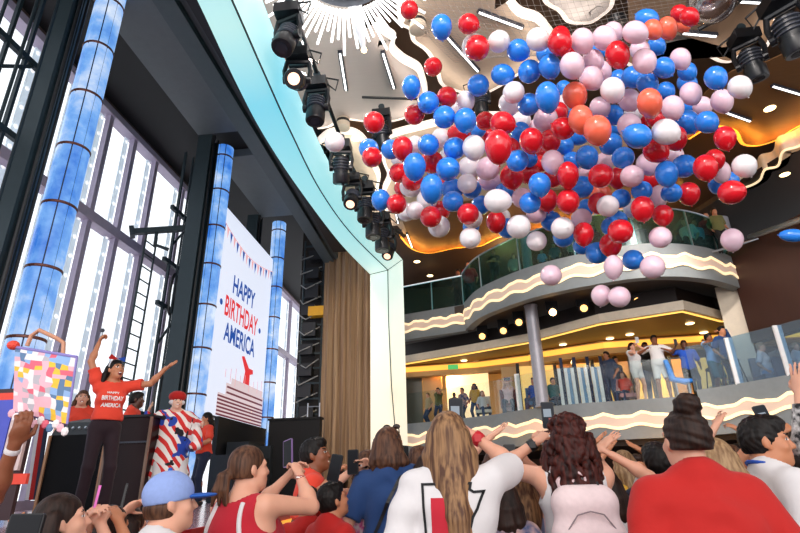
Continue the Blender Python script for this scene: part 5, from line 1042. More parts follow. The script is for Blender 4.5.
# blonde in the white shirt with the state outline
bw = stand('woman with long straight brown-blonde hair in a white T-shirt printed with a state outline', 448, 414, 2.15, -.02, push=1.22, hair=('long', 'blonde', .56, .055), head=(-.1, .2), skin='light', girth=1.12, arms=(None, ((473, 435, 2.38), (1, 0, -.7))), hands=('relax', 'grip'), top=(C_['white'], .46, .86, .0), bottom=(C_['denim'], 1, 'jeans'), vox=V1)
phone(atY(456, 413, 2.95), (.02, -1, .0), 'phone with a black case and bright picture held above the long straight hair', up=(.03, 0, 1))
wrist_band(bw, 1, mat('band_red', 'c01f2a', .5), 'watch', .037, .022, (0, -1, 0))
INK = mat('print_black', '15161a', .8); INKR = mat('print_red', 'c01f33', .8); INKW = mat('print_white', 'f4f2f0', .8)
st = [(0, 1), (.78, 1), (.76, .9), (.82, .86), (.98, .87), (.9, .7), (.86, .6), (.78, .47), (.74, .33), (.66, .2), (.66, .02), (.17, 0), (.16, .1), (.04, .12), (.02, .55)]
dn = lambda P, k=6: [tuple(np.array(P[i])+(np.array(P[(i+1) % len(P)])-np.array(P[i]))*j/k) for i in range(len(P)) for j in range(k)]
def back_print(pr, x0, z0, w, hgt, shapes, m, name, front=False):
    M = pr['M']; T = pr['T']; sg = -1 if front else 1; y = .5 if front else -.5
    return decal(pr, shapes, M@T((x0*sg, y, z0)), M@np.array([w*sg, 0, 0]), M@np.array([0, 0, hgt]), pr['top'], m, name, M@np.array([0, -sg*(1 if front else -1) if not front else -1, 0]))
def back_print(pr, x0, z0, w, hgt, shapes, m, name, front=False):
    M = pr['M']; T = pr['T']; sg = -1 if front else 1; y = .5 if front else -.5; vd = M@np.array([0, -1. if front else 1., 0]); vd /= np.linalg.norm(vd)
    return decal(pr, shapes, M@T((x0*sg, y, z0)), M@np.array([w*sg, 0, 0]), M@np.array([0, 0, hgt]), pr['top'], m, name, vd)
back_print(bw, -.125, 1.145, .27, .25, [outline_poly(dn(st), .042)], INK, 'state_outline')
V_, F_ = text_mesh('1', .0); back_print(bw, -.088, 1.19, .07, .15, [(V_, F_)], INKR, 'lettering')
# person in navy with the strap and sunglasses in the hair
nb = stand('person in a navy T-shirt with a black cross-body strap and sunglasses on brown hair', 389, 429, 2.85, -.1, push=1.3, hair=('mid', 'brown', .07), head=(-.25, .1), skin='light', girth=1.0, arms=(None, ((410, 472, 3.0), (.8, 0, -.8))), hands=('relax', 'grip'), top=(C_['blue'], .4, .86, .0), bottom=(C_['denim'], 1, 'jeans'), vox=V1)
phone(atY(404, 457, 3.95), (.9, -1, .1), 'black phone held out by the person in navy', up=(.05, 0, 1), lit=False)
def strap(pr):
    M = pr['M']; T = pr['T']; tree = BVHTree.FromPolygons([v.co[:] for v in pr['top'].data.vertices], [list(p.vertices) for p in pr['top'].data.polygons]); b = MB(); vs = []
    for k in range(25):
        t = k/24; x = .10-.26*t; z = 1.42-.5*t
        for o in (-.02, .02):
            q = M@T((x+o*.75, -.6, z+o*.35)); hit = tree.ray_cast(Vector(q), Vector(M@np.array([0, 1., 0])).normalized(), 2)[0]; hit = np.array(hit) if hit is not None else M@T((x, -.12, z)); vs.append(hit+M@np.array([0, -.008, 0]))
    b.add(vs, [(2*i, 2*i+1, 2*i+3, 2*i+2) for i in range(24)]); o = b.build('bag_strap', BLACK, None); o.parent = pr['root']
strap(nb)
def shades(pr, up_=True):
    H = pr['H']; M = pr['M']; b = MB(); z = .128 if up_ else .015; y = .03 if up_ else .1
    for sx in (-1, 1): b.ball(M@H((sx*.036, y+.012, z)), (.026, .01, .018), 12); b.tube([M@H((sx*.058, y, z)), M@H((sx*.08, y-.04, z-.04)), M@H((sx*.084, y-.09, z-.075))], .004, 6)
    o = b.build('sunglasses', mat('shades', '2a1a14', .15), None); o.parent = pr['root']
shades(nb)
# man in red further back, laughing in profile
mr = stand('young man in a red T-shirt smiling in profile before the taupe curtain', 314, 440, 4.3, -1.2, sex='m', hair=('short', 'black'), head=(-.35, .12), skin='brown', top=(C_['coral'], .45, .86, .0), bottom=(C_['black'], 1, 'trousers'), vox=.01)
# children in red in front of him
stand('child with black hair in a red T-shirt looking up beside the person in navy', 332, 484, 3.4, -.6, sex='m', hair=('short', 'black'), head=(-.3, .25), skin='tan', top=(C_['red'], .45, .75, .0), bottom=(C_['denim'], 1, 'jeans'), vox=V2, child=True)
stand('child with dark hair in a red T-shirt beside the woman in the red tank top', 308, 489, 3.75, .0, sex='m', hair=('short', 'black'), head=(0, .2), skin='tan', top=(C_['red'], .45, .75, .0), bottom=(C_['denim'], 1, 'jeans'), vox=V2, child=True)
wf = stand('woman with dark glasses and a pink floral top facing the camera, smiling', 367, 452, 3.9, PI-.2, hair=('mid', 'brown', .2), skin='light', arms=(None, ((353, 470, 3.7), (1, 0, -.8))), hands=('relax', 'grip'), top=(C_['floral'], 'tank', .8, .05, 'tank_top'), bottom=(C_['denim'], 1, 'jeans'), vox=V2)
shades(wf, False)
stand('small blond child with a bright face beside the woman in floral', 344, 477, 4.3, PI-.4, hair=('short', 'sandy'), skin='pale', top=(C_['pink'], .45, .7, .0), bottom=(C_['denim'], .4, 'shorts'), vox=V2, child=True)
phone(atY(353, 462, 3.66), (-.2, -1, 0), 'dark phone raised in front of the woman in floral', lit=False); phone(atY(335, 468, 3.3), (-.3, -1, .1), 'dark phone raised beside the smiling young man', up=(.2, 0, 1), lit=False)
stand('girl with a ponytail reaching a phone up beside the smiling young man', 338, 470, 4.1, .1, hair=('ponytail', 'dark'), skin='tan', arms=(((333, 476, 3.85), (-.7, 0, -.8)), None), hands=('grip', 'relax'), top=(C_['coral'], .4, .8, .0), bottom=(C_['denim'], 1, 'jeans'), vox=V2, child=True)
# ponytail woman in the red and white tank top
pw = stand('woman with a brown ponytail in a red tank top with white edging, filming', 249, 448, 2.3, -.45, push=1.25, hair=('ponytail', 'brown'), head=(-.35, .05), skin='light', girth=1.35, arms=(((288, 476, 2.65), (-.3, .2, -1)), ((299, 474, 2.5), (.9, -.1, -.9))), hands=('grip', 'grip'), top=(C_['deepred'], 'tank', .86, .05, 'tank_top'), bottom=(C_['denim'], .35, 'shorts'), vox=V1)
phone(atY(288, 453, 3.2), (-.55, -.85, .1), 'purple-cased phone held up by the woman with the ponytail', up=(-.25, 0, 1), body=mat('case_purple', '7a5f92', .3), lit=False)
def tank_trim(pr, g):
    M = pr['M']; T = pr['T']; vv = pr['top'].data; b = MB()
    tree = BVHTree.FromPolygons([v.co[:] for v in vv.vertices], [list(p.vertices) for p in vv.polygons])
    for sx in (-1, 1):
        pts = []
        for k in range(15):
            t = k/14; x = sx*(.095+.09*t*t); z = 1.42-.26*t; q = M@T((x, -.6, z)); hit = tree.ray_cast(Vector(q), Vector(M@np.array([0, 1., 0])).normalized(), .95)[0]
            if hit is not None: pts.append(np.array(hit)+M@np.array([0, -.004, 0]))
        if len(pts) > 3: b = MB(); b.tube(pts, .012, 6); o = b.build('edging', C_['white'], None); o.parent = pr['root']
tank_trim(pw, 1.35)
# man in the blue cap, close at the front
cm = stand('man in a pale blue baseball cap seen from behind at the stage front', 171, 477, 2.3, -.8, sex='m', girth=1.15, hair=('capped', 'brown'), head=(-.15, .05), skin='light', top=(C_['white'], .45, .86, .0), bottom=(C_['khaki'], .4, 'shorts'), vox=V1)
def cap(pr, m, mb):
    H, Rh, hc, M = pr['H'], pr['Rh'], pr['hc'], pr['M']; he = lambda c, r: ('e', H(c), r, Rh)
    V, F = field_mesh([(he((0, -.014, .045), (.094, .113, .1)), .01)], .008, [lambda G: .008-((G-hc)@Rh)[..., 2]+.12*((G-hc)@Rh)[..., 1]])
    c = mesh_obj('cap', V@M.T, F, [m], pr['root'])
    V, F = field_mesh([(he((0, .115, .026), (.078, .09, .012)), .01)], .006, [lambda G: .07-((G-hc)@Rh)[..., 1]]); mesh_obj('brim', V@M.T, F, [mb], c)
    b = MB(); b.ball(M@H((0, -.014, .147)), .01, 10); b.build('button', mb, None).parent = c
cap(cm, mat('cap_pale_blue', '8fa6dd', .8, bump=.1, scale=60), mat('cap_brim_blue', '1f5db8', .7))
# girls and phones low at the front
gb = stand('girl with long brown hair holding up a pink phone low at the front', 64, 496, 2.05, -.4, hair=('long', 'dark', .3), head=(-.5, .15), skin='light', arms=(((88, 527, 2.25), (-.6, 0, -1)), ((101, 525, 2.25), (.8, 0, -1))), hands=('grip', 'grip'), top=(C_['navy'], .4, .7, .0), bottom=(C_['denim'], 1, 'jeans'), vox=V1, child=True)
phone(atY(95, 505, 2.3), (-1, -.7, .1), 'phone in a bright pink case held up by the girl at the stage front', up=(.05, 0, 1), body=mat('case_pink', 'e06ac0', .3), lit=False)
stand('dark-haired child raising a phone in front of the black booth', 112, 508, 2.5, -.2, hair=('mid', 'dark', .15), skin='tan', arms=(None, ((119, 522, 2.35), (.7, 0, -1))), hands=('relax', 'grip'), top=(C_['coral'], .4, .6, .0), bottom=(C_['denim'], 1, 'jeans'), vox=V2, child=True)
stand('woman with smooth dark hair close beside the blue cap', 131, 510, 2.75, -.3, hair=('long', 'dark', .3), skin='light', arms=(((124, 512, 2.65), (-.8, 0, -1)), None), hands=('grip', 'relax'), top=(C_['black'], .4, .7, .0), bottom=(C_['denim'], 1, 'jeans'), vox=V2, child=True)
phone(atY(123, 501, 2.7), (-1, -.6, .1), 'slim dark phone tilted beside the blue cap', up=(-.4, 0, 1), lit=False)
b_ = stand('child in the low corner holding up a black tablet', 4, 540, 1.9, -.3, hair=('short', 'dark'), skin='tan', arms=(None, ((22, 541, 1.75), (.8, 0, -1))), hands=('relax', 'grip'), top=(C_['navy'], .4, .6, .0), bottom=(C_['denim'], 1, 'jeans'), vox=V2, child=True)
phone(atY(24, 531, 1.72), (-.1, -1, .1), 'black tablet in the low corner by the girl with long brown hair', size=(.13, .1), lit=False)
# people under and before the lower balcony, further back
far = [('man with black hair and sunglasses between the red woman and the backpack', 655, 445, 3.4, .1, dict(sex='m', hair=('short', 'black'), skin='tan', top=(C_['navy'], .45, .86, 0), vox=V2)),
       ('woman with long ash blonde hair just behind the red woman', 712, 441, 2.9, -.1, dict(hair=('long', 'sandy', .4), skin='light', top=(C_['grey'], .4, .86, 0), vox=V2)),
       ('man in a white T-shirt reaching one arm high past the blonde hair', 728, 447, 4.2, .2, dict(sex='m', hair=('short', 'brown'), skin='light', top=(C_['white'], .45, .86, 0), arms=(((716, 425, 4.1), (-.7, 0, -.8)), None), hands=('open', 'relax'), vox=V3)),
       ('blonde woman with both arms bent over her head under the balcony', 622, 452, 5.0, .3, dict(hair=('long', 'sandy', .3), skin='tan', top=(C_['yellow'], .4, .86, 0), arms=(((606, 452, 4.8), (-.9, 0, -.3)), ((640, 450, 4.8), (.9, 0, -.3))), hands=('open', 'open'), vox=V3)),
       ('person in white with arms lifted beside the auburn curls', 603, 470, 3.3, .1, dict(hair=('mid', 'dark', .2), skin='light', top=(C_['white'], .45, .86, 0), arms=(((600, 447, 3.2), (-.9, 0, -.6)), ((612, 455, 3.2), (.9, 0, -.6))), hands=('open', 'grip'), vox=V2, child=True)),
       ('woman in yellow with a hand up beneath the balcony front', 590, 458, 5.6, -.2, dict(hair=('mid', 'brown', .2), skin='tan', top=(C_['yellow'], .4, .86, 0), arms=(((596, 442, 5.5), (-.8, 0, -.6)), None), hands=('open', 'relax'), vox=V3)),
       ('man in dark clothes under the balcony behind the backpack', 636, 456, 6.2, 2.9, dict(sex='m', hair=('short', 'dark'), skin='tan', top=(C_['black'], .45, .86, 0), vox=V3)),
       ('woman in olive under the balcony beside the man in dark clothes', 672, 452, 6.0, 0, dict(hair=('long', 'brown', .3), skin='tan', top=(C_['olive'], .4, .86, 0), vox=V3)),
       ('person in teal reaching a bare arm up past the long straight hair', 494, 452, 4.0, .1, dict(hair=('mid', 'brown', .2), skin='light', top=(C_['tealc'], .3, .86, 0), arms=(((492, 436, 3.9), (-.8, 0, -.7)), None), hands=('open', 'relax'), vox=V3)),
       ('person in a patterned shirt between the state outline shirt and the lavender top', 500, 478, 3.1, 0, dict(hair=('mid', 'dark', .2), skin='light', top=(C_['tie'], .45, .86, 0), vox=V2, child=True)),
       ('man in beige beside the cream arch leg', 418, 448, 4.6, 0, dict(sex='m', hair=('short', 'brown'), skin='light', top=(C_['beige'], .45, .86, 0), vox=V3)),
       ('woman in pink deep under the balcony between raised arms', 695, 450, 7.0, .4, dict(hair=('long', 'dark', .3), skin='tan', top=(C_['pink'], .4, .86, 0), vox=V3)),
       ('person in black with a phone up beside the lanyard man', 738, 446, 5.2, -.2, dict(hair=('short', 'black'), skin='tan', top=(C_['black'], .4, .86, 0), arms=(None, ((741, 432, 5.0), (.8, 0, -.7))), hands=('relax', 'grip'), vox=V3)),
       ('man in a coral shirt under the balcony near the auburn curls', 580, 462, 6.5, 0, dict(sex='m', hair=('short', 'dark'), skin='tan', top=(C_['coral'], .4, .86, 0), vox=V3)),
       ('woman in royal blue half hidden behind the person in navy', 428, 455, 3.6, 0, dict(hair=('mid', 'dark', .2), skin='light', top=(C_['royal'], .4, .86, 0), vox=V3))]
for lb, px, py, Y, fc, kw in far: stand(lb, px, py, Y, fc, bottom=(C_['denim'], 1, 'jeans'), **kw)

# ================================================================ people on the stage
pf = stand('performer in a red BIRTHDAY AMERICA T-shirt and black flared trousers, arms spread wide', 117, 361, 6.05, -2.35, STZ, hair=('long', 'black', .2), head=(.35, .12), skin='tan', expr='laugh', arms=(((166, 368, 6.2), (-.5, .1, -1)), ((99, 343, 5.95), (1, .2, -.2))), hands=('open', 'fist'), palm=((0, .6, 1), None), girth=.9, top=(C_['coral'], .34, 1.0, .0), bottom=(C_['plum'], 1, 'trousers'), vox=.008, shoes='dark')
def front_text(pr, rows, m=INKW):
    for txt, z, w, hh in rows: V_, F_ = text_mesh(txt, .03); back_print(pr, -w/2, z, w, hh, [(V_, F_)], m, 'lettering', True)
front_text(pf, [('HAPPY', 1.29, .13, .026), ('BIRTHDAY', 1.215, .23, .05), ('AMERICA', 1.14, .21, .045)])
def bow(pr):
    H, M = pr['H'], pr['M']; o = MB()
    for sx, c in ((-1, C_['royal']), (1, C_['red'])):
        o.add([M@H(p) for p in ((0, .02, .14), (sx*.09, .03, .18), (sx*.1, .01, .12), (0, .0, .13), (sx*.09, -.03, .15), (sx*.05, .05, .11))], [(0, 1, 2), (0, 2, 5), (0, 4, 1), (3, 2, 4), (4, 2, 1)], c)
    o.tube([M@H((.085*math.cos(a), .0, .03+.1*math.sin(a))) for a in np.linspace(0, PI, 15)], .009, 6, C_['white']); q = o.build('hair_bow', C_['red'], None); q.parent = pr['root']
bow(pf)
sh_, el_, wr_, _, _ = pf['sleeves'][1]; wp = pf['W'](wr_+unit(wr_-el_)*.06); wp = wp+np.array([0, 0, -.06]); mc = thing('microphone', 'microphone held high by the performer', 'microphone', wp+[0, 0, .08]); b = MB(); b.tube([wp+[.0, 0, .0], wp+[.0, 0, .14]], [.012, .016], 10); b.build('handle', STEEL, mc); b = MB(); b.ball(wp+[0, 0, .165], .028, 12); b.build('grille', SHELL2, mc)
wp2 = pf['W'](pf['T']((0, 0, 1)))
stand('smiling woman standing behind the black booth', 84, 391, 8.0, -2.5, STZ, hair=('mid', 'brown', .12), skin='light', top=(C_['coral'], .4, .86, 0), bottom=(C_['black'], 1, 'trousers'), vox=V2)
stand('person with black hair in a red shirt bending behind the booth beside the performer', 137, 393, 7.8, -1.2, STZ, sex='m', hair=('short', 'black'), skin='dark', top=(C_['coral'], .45, .86, 0), bottom=(C_['black'], 1, 'trousers'), vox=V2)
gs = stand('woman in a red T-shirt and dark jeans standing beneath the big screen', 208, 413, 9.3, 2.4, STZ, child=True, hair=('long', 'black', .3), skin='tan', head=(-.2, -.15), arms=(((196, 446, 9.05), (-.8, -.2, -.6)), ((200, 448, 9.05), (.8, -.3, -.6))), hands=('relax', 'relax'), top=(C_['coral'], .45, .92, .0), bottom=(C_['navy'], 1, 'jeans'), vox=V2)
front_text(gs, [('BIRTHDAY', 1.2, .2, .045), ('AMERICA', 1.14, .18, .04)])
def flag_cloth():
    m = clothm('patchwork', 'f3efe9'); nt = m.node_tree; b = nt.nodes['Principled BSDF']; L = nt.links.new; tc = nt.nodes.new('ShaderNodeTexCoord')
    w1 = nt.nodes.new('ShaderNodeTexWave'); w1.inputs['Scale'].default_value = 3.6; w1.inputs['Distortion'].default_value = 2.5; w1.inputs['Detail'].default_value = 1; w1.bands_direction = 'DIAGONAL'; L(tc.outputs['Object'], w1.inputs['Vector'])
    g1 = nt.nodes.new('ShaderNodeMath'); g1.operation = 'GREATER_THAN'; g1.inputs[1].default_value = .55; L(w1.outputs['Fac'], g1.inputs[0])
    n1 = nt.nodes.new('ShaderNodeTexNoise'); n1.inputs['Scale'].default_value = 3.2; L(tc.outputs['Object'], n1.inputs['Vector']); g2 = nt.nodes.new('ShaderNodeMath'); g2.operation = 'GREATER_THAN'; g2.inputs[1].default_value = .56; L(n1.outputs['Fac'], g2.inputs[0])
    n2 = nt.nodes.new('ShaderNodeTexNoise'); n2.inputs['Scale'].default_value = 6; L(tc.outputs['Object'], n2.inputs['Vector']); g3 = nt.nodes.new('ShaderNodeMath'); g3.operation = 'GREATER_THAN'; g3.inputs[1].default_value = .62; L(n2.outputs['Fac'], g3.inputs[0])
    def mixc(f, a, c):
        x = nt.nodes.new('ShaderNodeMix'); x.data_type = 'RGBA'; L(f.outputs[0], x.inputs[0]); (L(a, x.inputs[6]) if not isinstance(a, str) else setattr(x.inputs[6], 'default_value', lin(a))); x.inputs[7].default_value = lin(c); return x.outputs[2]
    c = mixc(g1, 'f5efe8', 'd92f2b'); c = mixc(g2, c, '2448ad'); c = mixc(g3, c, '1b1a22'); L(c, b.inputs['Base Color']); return m
ms = stand('costumed dancer in a red, white and blue patchwork robe and round red cap, arms spread', 178, 394, 7.0, -2.5, STZ, sex='m', girth=1.35, hair=('none', 'dark'), skin='pale', arms=(((202, 424, 6.8), (-.4, .2, -1)), ((148, 412, 6.9), (.4, .2, -1))), hands=('relax', 'open'), top=(flag_cloth(), 1.0, .35, .0, 'robe'), bottom=(C_['white'], 1, 'trousers'), vox=.01, shoes='white')
def ball_cap(pr):
    H, Rh, hc, M = pr['H'], pr['Rh'], pr['hc'], pr['M']; V, F = field_mesh([(('e', H((0, -.005, .075)), (.125, .125, .085), Rh), .01)], .01, [lambda G: .01-((G-hc)@Rh)[..., 2]]); mesh_obj('cap', V@M.T, F, [C_['red']], pr['root'])
    V, F = field_mesh([(('e', H((sx*.03, .0, -.01)), (.085, .075, .045), Rh), .02) for sx in (-1, 1)], .01, [lambda G: ((G-hc)@Rh)[..., 1]-.05]); mesh_obj('hair', V@M.T, F, [C_['white']], pr['root'])
ball_cap(ms)
# ================================================================ stage props
def px_box(b, a, c, y, depth, m):          # box whose front face spans two image corners on the plane y
    A, B_ = atY(*a, y), atY(*c, y); my = (a[1]+min(c[1], 500))/2; x0, x1 = sorted((atY(a[0], my, y)[0], atY(c[0], my, y)[0])); z0, z1 = sorted((A[2], B_[2])); b.box(((x0+x1)/2, y+depth/2, (z0+z1)/2), (x1-x0, depth, z1-z0), m=m)
ACR = glass_mat('smoked_acrylic', '5a2a2a', .75)
A0, A1 = atY(50, 430, 6.75), atY(106, 430, 6.75); ZT = 2.13
bo = thing('control_booth', 'black control booth with a sloping panel of knobs behind the performer', 'booth', ((A0[0]+A1[0])/2, 7.1, STZ)); xm, wdt = (A0[0]+A1[0])/2, A1[0]-A0[0]
b = MB(); b.box((xm, 7.1, (STZ+ZT)/2), (wdt, .62, ZT-STZ)); b.build('cabinet', mat('booth_black', '0a0a0b', .6, spec=.15), bo)
b = MB(); b.add([(xm-wdt/2, 6.79, ZT), (xm+wdt/2, 6.79, ZT), (xm+wdt/2, 7.4, ZT), (xm-wdt/2, 7.4, ZT), (xm-wdt/2, 6.9, ZT+.17), (xm+wdt/2, 6.9, ZT+.17), (xm+wdt/2, 7.4, ZT+.28), (xm-wdt/2, 7.4, ZT+.28)], [(3,2,1,0),(4,5,6,7),(0,1,5,4),(1,2,6,5),(2,3,7,6),(3,0,4,7)]); b.build('control_panel', CHAR, bo)
for k in range(8): b = MB(); b.lathe([(.02, 0), (.016, .025)], (xm-wdt*.4+wdt*.8*k/7, 6.845, ZT+.085), 10, frame_to((0, -.85, .5))); b.build('knob', STEEL, bo)
for sx in (-1, 1): b = MB(); b.box((xm+sx*wdt/2, 6.785, (STZ+ZT)/2), (.035, .03, ZT-STZ)); b.build('edge_trim', mat('trim_tan', 'b98a66', .4, .3), bo)
A0, A1 = atY(109, 425, 6.6), atY(150, 425, 6.6); xm, wdt = (A0[0]+A1[0])/2, A1[0]-A0[0]; ZT2 = atY(130, 416, 6.6)[2]
bo = thing('speaker_case', 'glossy dark red and black case beside the control booth, at the performer', 'case', (xm, 6.95, STZ))
b = MB(); b.box((xm, 6.95, (STZ+ZT2)/2), (wdt*.96, .62, ZT2-STZ-.02)); b.build('cabinet', mat('case_maroon', '200708', .35, spec=.25), bo)
for sx in (-1, 1):
    for sy in (6.62, 7.28): b = MB(); b.box((xm+sx*wdt/2, sy, (STZ+ZT2)/2), (.03, .03, ZT2-STZ)); b.build('corner_rail', mat('rail_tan', '8d7464', .3, .5), bo)
b = MB(); b.box((xm, 6.95, ZT2), (wdt+.03, .7, .03)); b.build('lid', BLACK, bo); b = MB(); b.box((xm, 6.615, ZT2-.32), (wdt*.95, .012, .02)); b.build('seam_strip', SHELL2, bo)
# collage gift bag held up by a person at the edge
BY = 2.5; c4 = [atY(*q, BY) for q in ((15, 347), (77, 357), (67, 424), (13, 411))]
bag = thing('gift_bag', 'collage-covered gift bag with a tan handle held up at the edge', 'bag', sum(c4)/4); dp = np.array([-.05, .07, 0.])
pal = [mat('bag_'+n, c, .6) for n, c in (('pink', 'f0b7c4'), ('white', 'f1ebec'), ('yellow', 'f2c43c'), ('slate', '5d7fa6'), ('sky', '8fb4e2'), ('rose', 'e5677c'), ('grey', 'b9b4bd'))]
b = MB(); jr = random.Random(11); NX, NY = 10, 13; rb = random.Random(4)
G = [[c4[0]*(1-u)*(1-v)+c4[1]*u*(1-v)+c4[2]*u*v+c4[3]*(1-u)*v+np.array([0, -.02*math.sin(PI*u)*math.sin(PI*v), 0]) for u in np.linspace(0, 1, NX+1)] for v in np.linspace(0, 1, NY+1)]
for j in range(1, NY):
    for i in range(1, NX): G[j][i] = G[j][i]+np.array([jr.uniform(-.006, .006), -.004, jr.uniform(-.006, .006)])
wts = [7, 2, 2, 2, 2, 2, 1]
for j in range(NY):
    for i in range(NX):
        w_ = wts[:]
        if 3 <= i <= 6 and 4 <= j <= 9: w_ = [6, 6, 0, 0, 0, 3, 3]
        if i > 6 and j > 4: w_ = [2, 1, 5, 6, 1, 0, 0]
        if j < 2: w_ = [1, 2, 0, 2, 6, 1, 1]
        b.quad(G[j+1][i], G[j+1][i+1], G[j][i+1], G[j][i], rb.choices(pal, w_)[0])
b.build('front_panel', None, bag)
b = MB(); VI = mat('bag_violet', '8f86c8', .6); OR = mat('bag_orange', 'ee4d3a', .6)
P = [q+dp for q in c4]; b.quad(c4[3], c4[0], P[0], P[3], mat('bag_side', '5468b8', .6, col2='d23d4a', scale=18)); b.quad(P[3], P[0], P[1], P[2], VI); b.quad(c4[1], c4[2], P[2], P[1], VI); b.quad(c4[2], c4[3], P[3], P[2], VI); b.build('side_panel', None, bag)
b = MB(); b.tube([c4[0], c4[1]], .008, 8); b.tube([c4[1], c4[2]], .006, 8); b.build('piping', VI, bag)
h0, h1 = atY(27, 346, BY+.05), atY(63, 354, BY+.05); b = MB(); b.tube([h0, h0+[.01, 0, .055], h0+[.05, 0, .085], h1+[-.05, 0, .085], h1+[-.01, 0, .06], h1], .011, 8); b.build('handle', mat('handle_tan', 'cf9577', .5), bag)
b = MB(); b.ball(c4[0]+[-.012, 0, .01], (.03, .03, .025), 14); b.build('pompom', OR, bag)
b = MB()
for k in range(12): t = k/11; q = c4[3]*(1-t)+c4[2]*t+[0, -.005, -.012-.012*(k % 3)]; b.ball(q, (.02, .012, .022), 8, m=pal[(0, 1, 5, 3, 1)[k % 5]])
b.build('fringe', None, bag)
hw = atY(15, 444, 2.42); pv = stand('person at the edge of the stage, arm raised to the collage bag', -45, 400, 2.6, -.3, hair=('short', 'black'), skin='brown', sex='m', arms=(None, (hw, (.6, .2, -.8))), hands=('relax', 'grip'), top=(C_['navy'], .35, .86, 0), bottom=(C_['denim'], 1, 'jeans'), vox=V1); wrist_band(pv, 1, C_['white'], 'bracelet', .034, .012)
# orange and violet notice cabinet at the edge of the stage
kb = thing('notice_cabinet', 'orange-striped cabinet with violet and pale panels behind the raised arm', 'cabinet', atY(5, 500, 4.4)*[1, 1, 0]+[0, 0, STZ])
b = MB(); px_box(b, (-60, 392), (26, 520), 4.4, .04, mat('cab_dark', '3a2328', .5)); b.build('cabinet', None, kb)
for q, w_ in (((-60, 396), (27, 403)), ((-60, 476), (26, 484))): b = MB(); px_box(b, q, w_, 4.38, .03, OR); b.build('orange_band', None, kb)
b = MB(); px_box(b, (-40, 402), (6, 470), 4.37, .03, mat('cab_violet', '4b57c4', .4)); b.build('violet_panel', None, kb); b = MB(); px_box(b, (6, 412), (24, 470), 4.37, .03, mat('cab_pale', 'd9c3c0', .4)); b.build('pale_panel', None, kb)

